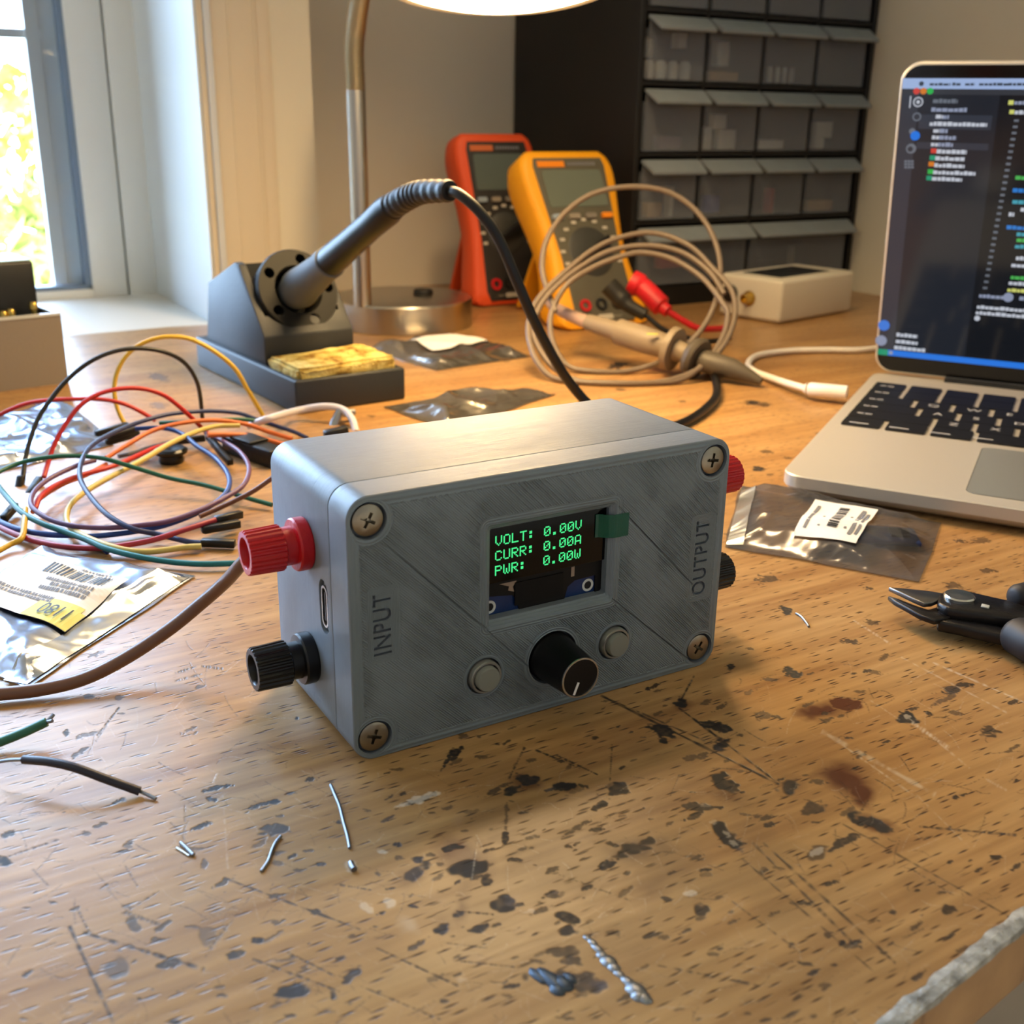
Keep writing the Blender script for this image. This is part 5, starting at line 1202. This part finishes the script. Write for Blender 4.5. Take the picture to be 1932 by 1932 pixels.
def lines(a, b, c, d, n_, dens=.8):
    out = []
    for k in range(n_):
        u0 = c+(d-c)*(k+.15)/n_; u1 = c+(d-c)*(k+.85)/n_; x = a
        e = a+(b-a)*(rb.random()*.3+.7)
        while x < e: w_ = rb.uniform(.010, .03); out.append((x, min(x+w_, e), u0, u1)); x += w_+rb.choice((.006, .006, .016))
    return out
hl = mat('label_white', (232,228,222), .6)
# label with the highlighted upside-down number
nt = hl.node_tree
lq1 = [(392*.0+125, 1205), (-75, 1160), (55, 1078), (246, 1116)]
# s runs right->left (text upside down), u runs bottom->top of the picture
L1_ = {'q': [(124, 1203), (-60, 1165), (62, 1076), (245, 1117)], 'm': hl,
  'rects': [('highlighter_patch', mat('highlight_yellow', (222,214,110), .6), [(.0, .44, .0, .30), (.04, .36, .30, .37)]),
            ('barcode', MATS['ink'], barcode(.10, .72, .72, .93, 26)), ('printed_lines', MATS['grey_ink'], lines(.12, .62, .46, .66, 3)+lines(.35, .95, .28, .40, 2)+lines(.15,.5,.95,.99,1))],
  'text': [('1180', .05, .27, (.30, .20), 1, -1, MATS['ink'])]}
bag('crumpled silver foil bag with the 1180 paper label, in front of the jumper wires', [(47,1300), (-190,1200), (72,1036), (368,1087)], .0040, MATS['foil_silver'], 1.3, .0030, seals=((3,.0075),(2,.003)), lbl=L1_)
bag('silver foil bag lying behind the jumper wires', [(215,838), (-70,905), (-95,800), (135,764), ][0:4], .0040, MATS['foil_silver'], 7.7, .0040)
bag('silver foil bag with a blank white label behind the sponge tray', [(822,699), (690,658), (855,630), (1003,672)], .0035, MATS['foil_dark'], 4.1, .0032, lbl={'q': [(817,671),(775,652),(880,636),(925,650)], 'm': MATS['paper']})
bag('small shiny foil bag between sponge tray and meter box', [(845,812), (724,768), (905,736), (1048,744)], .0035, MATS['foil_dark'], 9.4, .0036)
L5_ = {'q': [(1494,1028), (1612,1047), (1654,985), (1535,970)], 'm': MATS['paper'],
  'rects': [('barcode', MATS['ink'], [(c, d, a, b) for a, b, c, d in barcode(.22, .88, .44, .60, 22)]), ('printed_lines', MATS['grey_ink'], [(a+0, a+.05, c, d) for a in (.10,) for c, d in [(.12,.30),(.32,.55),(.58,.84)]]+[(.70,.74,.25,.62),(.80,.86,.12,.50),(.80,.86,.54,.88),(.90,.94,.15,.4),(.90,.94,.45,.8),(.30,.34,.2,.5)])]}
b5 = bag('translucent foil bag with a barcode label in front of the laptop', [(1737,1097), (1366,1032), (1398,917), (1777,987)], .0050, MATS['foil_clear'], 2.2, .0022, seals=((1,.006),), lbl=L5_)
bm_ = thing('circuit_module', 'dark blue module sealed in the translucent bag by the laptop', 'electronic module', P(1672,1018,.0006), math.radians(-8))
bbox('board', -.010, .010, -.0075, .0075, .0006, .0022, mat('module_blue', (24,42,92), .4), bm_, .0006); bbox('chip', .001, .007, -.003, .004, .0022, .0030, MATS['black_plastic'], bm_)

# ================================================================== JUMPER WIRES
def c6(x, y): return x/3.45, 580+y/3.45
def Wz(l): return [P(*c6(x, y), z*.001) for x, y, z in l]
def WY(l, Y0, Y1):
    n_ = len(l); return [PY(*c6(x, y), Y0+(Y1-Y0)*i/(n_-1)) for i, (x, y) in enumerate(l)]
WCOL = {'yellow': (232,192,64), 'black': (24,24,28), 'red': (206,44,44), 'green': (24,104,84), 'teal': (20,124,132), 'blue': (28,76,166), 'navy': (44,58,110), 'purple': (118,84,128), 'orange': (232,120,56), 'brown': (120,72,50), 'crimson': (176,44,66), 'cream': (228,206,120), 'grey': (92,92,104)}
for k_, c_ in WCOL.items(): mat('wire_'+k_, tuple(int(q*.88) for q in c_), .42)
conm = mat('connector_black', (14,14,15), .45, bump=.15)
def conn(par, a, b, w_=.0025, nm='connector'):
    a = Vector(a); b = Vector(b); d = (b-a); L = d.length; d.normalize(); u = d.cross(Vector((0,0,1))); u = u.normalized() if u.length > .01 else Vector((1,0,0)); v_ = u.cross(d)
    pts = []
    for s, r in ((0,.72),(.06,1),(1,1)):
        for x, y in ((-1,-1),(1,-1),(1,1),(-1,1)): pts.append(a+d*L*s+u*x*w_/2*r+v_*y*w_/2*r)
    f = [[j*4+i, j*4+(i+1) % 4, (j+1)*4+(i+1) % 4, (j+1)*4+i] for j in (0,1) for i in range(4)]+[[0,1,2,3],[8,9,10,11]]
    o = mk(nm, pts, f, conm, par, 0); return bevel_obj(o, .0002, 1, 30)
def jw_(label, pts, col, cons=(), r=.00068, cat='wire'):
    pts = [Vector((p_.x, p_.y, max(p_.z, r))) for p_ in pts]
    r *= 1.22; o = MB().tube(spline(pts, 8), r, 10).build('jumper_wire', MATS['wire_'+col]); tag(o, label, cat, 'jumper wires in the tangle')
    for a, b in cons: conn(o, a, b)
    return o
Pz = lambda x, y, z: P(*c6(x, y), z*.001)
w = jw_('yellow wire making the tallest arch beside the soldering stand', WY([(825,785),(762,650),(745,500),(790,360),(880,260),(1000,205),(1120,190),(1250,210),(1400,290),(1530,400),(1620,550),(1712,738)], .468, .500), 'yellow', r=.00082)
e = w.data
arch = WY([(150,1105),(165,980),(200,850),(250,720),(330,600),(430,480),(560,370),(700,300),(850,268),(1000,275),(1120,310),(1210,370),(1270,460),(1300,560),(1318,725)], .398, .482)
jw_('black wire arching highest over the tangle in front of the yellow arch', arch, 'black', [(PY(*c6(140,1095), .398), PY(*c6(105,1290), .392))], .00075)
arch = WY([(285,1105),(310,1020),(350,900),(420,770),(520,640),(640,565),(780,530),(930,530),(1060,570),(1160,640),(1260,730),(1330,800),(1372,835)], .398, .462)
jw_('red wire arching under the black arch', arch, 'red', [(PY(*c6(262,1110), .398), PY(*c6(170,1250), .386))], .00075)
jw_('red wire running level from the outside of the tangle', WY([(-60,730),(80,660),(200,620),(350,603),(500,597),(640,597),(780,620),(900,670),(1010,735)], .445, .470), 'red', r=.00075)
jw_('dark green wire crossing the whole tangle from bag to meter box', Wz([(-60,1095,12),(100,1022,13),(250,985,14),(400,968,14),(560,970,13),(700,990,12),(900,1050,9),(1100,1110,6),(1300,1150,5),(1450,1190,4),(1600,1238,3),(1770,1285,2)]), 'green', r=.0007)
jw_('long green wire ending at the red terminal, outermost of the tangle', Wz([(-40,1130,8),(60,1250,7),(150,1340,6),(280,1410,5),(420,1460,4),(560,1512,3.5),(700,1572,3),(900,1622,2.5),(1100,1655,2),(1300,1670,2),(1545,1666,2)]), 'teal', r=.00078)
jw_('blue wire along the near side of the tangle', Wz([(-50,1372,3),(80,1430,3),(200,1462,3),(350,1482,2.6),(500,1488,2.4),(620,1530,1.6),(700,1590,1)]), 'blue', r=.00078)
jw_('crimson wire ending in two black plugs by the red terminal', Wz([(-50,1400,2),(60,1460,2),(200,1512,2),(380,1552,2),(600,1568,2),(800,1550,3),(1000,1512,4),(1200,1448,5),(1420,1378,5)]), 'crimson', [(Pz(1400,1385,5), Pz(1570,1345,4)), (Pz(1312,1450,3.4), Pz(1560,1405,3.2))], .0008)
jw_('black wire curling round the inner ring of the tangle', Wz([(1310,1535,2),(1200,1520,2.2),(1020,1475,3),(860,1440,5),(700,1350,7),(580,1220,9),(520,1100,11),(540,980,13),(610,890,14),(750,810,14),(900,750,14),(1080,700,14),(1250,680,13),(1400,675,12),(1560,690,10),(1700,740,7),(1900,805,4),(2000,850,2)]), 'navy', [(Pz(1306,1530,2), Pz(1530,1538,2))], .00074)
jw_('purple wire closing the wide inner oval of the tangle', Wz([(1340,820,6),(1450,870,7),(1560,940,8),(1620,1040,8),(1590,1150,7),(1480,1230,6),(1300,1320,5),(1100,1390,4),(900,1420,4),(700,1435,4),(500,1425,4.5),(350,1390,5),(240,1330,6),(200,1270,7),(230,1190,8),(330,1110,9),(500,1030,10),(620,995,10)]), 'purple', [(Pz(1350,835,5.5), Pz(1500,1010,3))], .00072)
jw_('blue wire looping through the inner oval under the purple one', Wz([(880,790,11),(1050,785,11),(1180,820,10),(1280,900,9),(1400,980,8),(1480,1080,7),(1490,1170,6),(1430,1250,5),(1300,1330,3.4),(1100,1410,2.4),(900,1455,2),(700,1482,2),(560,1492,2)]), 'blue', [(Pz(890,790,9), Pz(700,850,8))], .00074)
jw_('yellow wire swinging wide to the near side of the tangle', Wz([(1560,768,8),(1400,775,9),(1250,820,10),(1100,890,10),(950,980,9),(800,1060,8),(600,1170,6),(480,1260,5),(435,1340,4),(450,1420,3),(550,1490,3),(700,1550,3),(850,1585,2.5),(1000,1588,2),(1200,1562,2),(1310,1556,2)]), 'cream', r=.00082)
jw_('orange wire passing over the middle of the tangle to the meter box', Wz([(690,980,6),(850,880,9),(1000,800,11),(1200,750,12),(1400,735,11),(1600,760,8),(1750,810,5),(1900,855,3)]), 'orange', r=.00078)
jw_('coral wire running from the red arch foot to the meter box', Wz([(1350,830,10),(1480,828,9),(1640,838,7),(1760,870,5),(1860,895,4)]), 'orange', r=.0009)
jw_('red wire crossing diagonally through the tangle centre', Wz([(1130,880,4),(1000,918,5),(850,985,6),(700,1045,6),(500,1100,6),(350,1165,6),(262,1235,6),(228,1310,4)]), 'red', [(Pz(1130,875,4), Pz(1330,850,3.6))], .00078)
jw_('orange wire lying beside the red diagonal one', Wz([(690,1020,3),(560,1090,3.4),(430,1140,4),(320,1200,4),(240,1262,4.4),(215,1330,3.5)]), 'orange', r=.00076)
jw_('brown wire reaching from the purple oval to the meter box', Wz([(1300,1360,4),(1400,1318,5),(1520,1262,7),(1650,1195,10),(1780,1105,14)]), 'brown', r=.0007)
jw_('dark green wire along the far rim of the tangle', Wz([(1040,752,9),(1200,745,10),(1400,735,10),(1560,728,9),(1700,745,7),(1850,790,4)]), 'green', r=.00072)
jw_('short yellow wire poking out beside the foil bag', Wz([(-60,1612,1.5),(60,1545,2),(140,1500,3),(160,1400,5),(165,1310,6)]), 'yellow', [(Pz(20,1380,2), Pz(100,1290,3))], .0008)
jw_('grey wire with a black plug in the middle of the tangle', Wz([(1180,860,3),(1000,905,3.5),(860,950,4),(770,970,4)]), 'grey', [(Pz(690,880,6), Pz(900,820,6)), (Pz(620,825,5), Pz(830,765,6))], .0007)
# white lead with a metal plug behind the box
wl_ = MB().tube(spline([P(470,803,.004), P(510,789,.010), PY(560,775,.492), PY(611,767,.494), PY(645,772,.492), PY(664,790,.486), PY(672,815,.480)], 10), .0016, 12).build('white_cable', mat('cable_lilac', (214,210,220), .4)); tag(wl_, 'white cable bowing out behind the corner of the meter box', 'cable')
mp_ = MB(); a, b = PY(628,812,.488), PY(640,778,.492); mp_.tube([a, a.lerp(b,.5), b, b+Vector((.006,.004,-.001))], [.0022,.0024,.0022,.0018], 12)
mo = mp_.build('metal_plug', mat('plug_grey', (150,152,156), .3, .8)); tag(mo, 'small metal plug standing under the white cable', 'plug'); conn(mo, P(612,822,.003), P(655,812,.004), .004, 'black_socket')
# black connectors and the small black cap
cbk = thing('connector_housing', 'wide black connector housing beside the meter box corner', 'connector', P(480,865), math.radians(-42))
bbox('housing', -.0165, .0165, -.0042, .0042, 0, .0072, conm, cbk, .0006); bbox('latch', -.010, .004, -.0046, .0046, .0072, .0084, conm, cbk, .0003)
kb = thing('small_knob', 'small round black knob lying inside the wire tangle', 'knob', P(324, 872), 0)
MB().lathe([(0,0),(.0046,0),(.0050,.0010),(.0046,.0030),(.0064,.0040),(.0066,.0052),(.0055,.0060),(.0030,.0056),(0,.0050)], 32).build('cap', MATS['gloss_black'], kb)

# brown cable into the red terminal
bc_ = MB().tube(spline([P(-90,1312,.0022), P(0,1309,.0022), P(80,1300,.0024), P(160,1280,.0035), P(240,1240,.0065), P(320,1187,.0120), P(380,1138,.0180), P(425,1098,.0250), P(452,1068,.0310), P(470,1048,.0345)], 12), .00165, 14).build('brown_cable', mat('cable_brown', (112,80,66), .33)); tag(bc_, 'thick brown cable rising from the bench to the red terminal', 'cable')
# stripped wire ends
def scrap(label, pts, r, col, ends):
    o = MB().tube(spline(pts, 10), r, 14).build('wire_scrap', col); tag(o, label, 'wire')
    for e_ in ends: MB().tube(spline(e_, 5), [r*.45, r*.42, r*.40, r*.38, r*.36]*((len(spline(e_, 5))+4)//5) if False else r*.42, 8).build('bare_strand', MATS['solder'], o)
    return o
scrap('cut green wire with a bare frayed tip', [P(-70,1425,.0018), P(0,1400,.0022), P(45,1382,.0035), P(88,1362,.0052)], .00105, mat('scrap_green', (44,104,88), .4), [[P(86,1363,.0052), P(96,1354,.0060), P(101,1348,.0064)], [P(86,1363,.0052), P(99,1360,.0058)]])
scrap('short cut black wire with both copper ends bare', [P(45,1433,.0060), P(90,1437,.0068), P(140,1448,.0064), P(200,1470,.0040), P(264,1493,.0012)], .00095, mat('scrap_black', (34,36,52), .42), [[P(46,1433,.0060), P(20,1434,.0054), P(-10,1438,.0046)], [P(262,1492,.0012), P(280,1500,.0008), P(294,1507,.0005)]])
# clippings and solder
cl = lambda pts, r, label, m_='solder', nm='wire_clipping', cat='wire clipping': tag(MB().tube(spline([P(x, y, r) for x, y in pts], 6), r, 10).build(nm, MATS[m_]), label, cat)
cl([(624,1481),(632,1500),(641,1522),(648,1550),(655,1575),(660,1600)], .00034, 'longest straight silver wire clipping in front of the meter box')
cl([(530,1578),(520,1590),(512,1608),(506,1625),(493,1644)], .00034, 'bent silver wire clipping beside the longest one')
cl([(341,1590),(352,1600),(365,1613)], .00040, 'stubby silver wire clipping lying apart on the bench')
cl([(333,1600),(345,1607),(357,1615)], .00022, 'thin dark clipping touching the stubby silver one', 'steel')
cl([(1502,1157),(1512,1163),(1522,1175),(1526,1182)], .00036, 'curved silver clipping between meter box and cutters')
cl([(662,1628),(664,1634),(668,1640)], .0006, 'tiny silver bead at the end of the longest clipping')
def splash(label, pts, rads):
    mb = MB()
    for (x, y), (r1, r2) in zip(pts, rads):
        r1 *= 1.5; r2 *= 1.5
        c = P(x, y, 0); a = math.radians(-50); n_ = 18; v = []
        for h_, k_ in ((0, 1.0), (.35, .95), (.75, .65), (1.0, .25)):
            for i in range(n_):
                t_ = 2*PI*i/n_; rr_ = 1+.22*noise.noise(Vector((math.cos(t_)*1.5+x, math.sin(t_)*1.5, 0)))
                dx, dy = r1*math.cos(t_)*k_*rr_, r2*math.sin(t_)*k_*rr_
                v.append(Vector((c.x+dx*math.cos(a)-dy*math.sin(a), c.y+dx*math.sin(a)+dy*math.cos(a), .00002+.0005*h_*min(r1, r2)/.001)))
        mb.add(v, [[j*n_+i, j*n_+(i+1) % n_, (j+1)*n_+(i+1) % n_, (j+1)*n_+i] for j in range(3) for i in range(n_)]+[[3*n_+i for i in range(n_)]])
    return tag(mb.build('solder_splash', MATS['solder'], None, 70), label, 'solder')
splash('twisted trail of bright solder near the bench edge', [(1108,1770),(1118,1778),(1127,1790),(1136,1803),(1148,1815),(1158,1826),(1168,1838),(1184,1852),(1200,1868),(1213,1882),(1205,1880)], [(.0006,.0004),(.0008,.0004),(.0009,.0005),(.0008,.0006),(.0012,.0008),(.0009,.0007),(.0008,.0005),(.0009,.0006),(.0014,.0010),(.0012,.0008),(.0009,.0009)])
splash('dull smear of solder to the side of the bright trail', [(1015,1842),(1040,1850),(1062,1856),(1075,1846),(1052,1868)], [(.0016,.0006),(.0022,.0009),(.0014,.0010),(.0010,.0006),(.0010,.0008)])
bpy.data.objects['solder_splash.001'].data.materials[0] = mat('solder_dull', (70,80,92), .45, .7)
# ================================================================== LIGHT, CAMERA
w = bpy.data.worlds.new('sky'); SC.world = w; w.use_nodes = True; nt = w.node_tree
bg = nt.nodes['Background']; NN = nt.nodes.new; LK = nt.links.new
tc = NN('ShaderNodeTexCoord')
dp = NN('ShaderNodeVectorMath'); dp.operation = 'DOT_PRODUCT'; LK(tc.outputs['Generated'], dp.inputs[0]); dp.inputs[1].default_value = (-math.sin(A34)*.95, math.cos(A34)*.95, .3)
sky = ramp(dp.outputs['Value'], [(0.0, (.095,.095,.095,1)), (.4, (.16,.175,.19,1)), (.62, (1.6,2.25,3.2,1)), (1, (2.7,3.65,5.0,1))])
LK(sky, bg.inputs[0]); bg.inputs[1].default_value = SKYS
sun = bpy.data.lights.new('sun', 'SUN'); sun.energy = 11; sun.angle = .02; sun.color = (1,.95,.82)
so = bpy.data.objects.new('sun', sun); COL.objects.link(so)
so.rotation_euler = Vector((.55, .35, -.75)).to_track_quat('-Z', 'Y').to_euler()
pl_ = bpy.data.lights.new('added_spot', 'SPOT'); pl_.spot_size = math.radians(100); pl_.spot_blend = .55; pl_.energy = SPOTL; pl_.color = (1,.70,.37); pl_.shadow_soft_size = .03; po = bpy.data.objects.new('added_spot', pl_); COL.objects.link(po); po.location = (.022, .54, .50)  # unseen warm spot added above the frame to throw the box's front shadow
cam = bpy.data.cameras.new('camera'); co = bpy.data.objects.new('camera', cam); COL.objects.link(co)
R = Matrix([[_R2[i], _U2[i], -_F[i]] for i in range(3)]); co.matrix_world = Matrix.Translation((0,0,CH)) @ R.to_4x4()
cam.sensor_width = 36; cam.lens = FPX/1932*36; cam.clip_start = .01; cam.clip_end = 100
cam.dof.use_dof = True; cam.dof.focus_distance = .285; cam.dof.aperture_fstop = 26
SC.camera = co
SC.view_settings.view_transform = 'Standard'; SC.view_settings.look = 'None'; SC.view_settings.gamma = 1; SC.view_settings.exposure = EXPO
SC.cycles.max_bounces = 8; SC.cycles.transparent_max_bounces = 16; SC.cycles.sample_clamp_indirect = 4
SC.cycles.caustics_reflective = False; SC.cycles.caustics_refractive = False
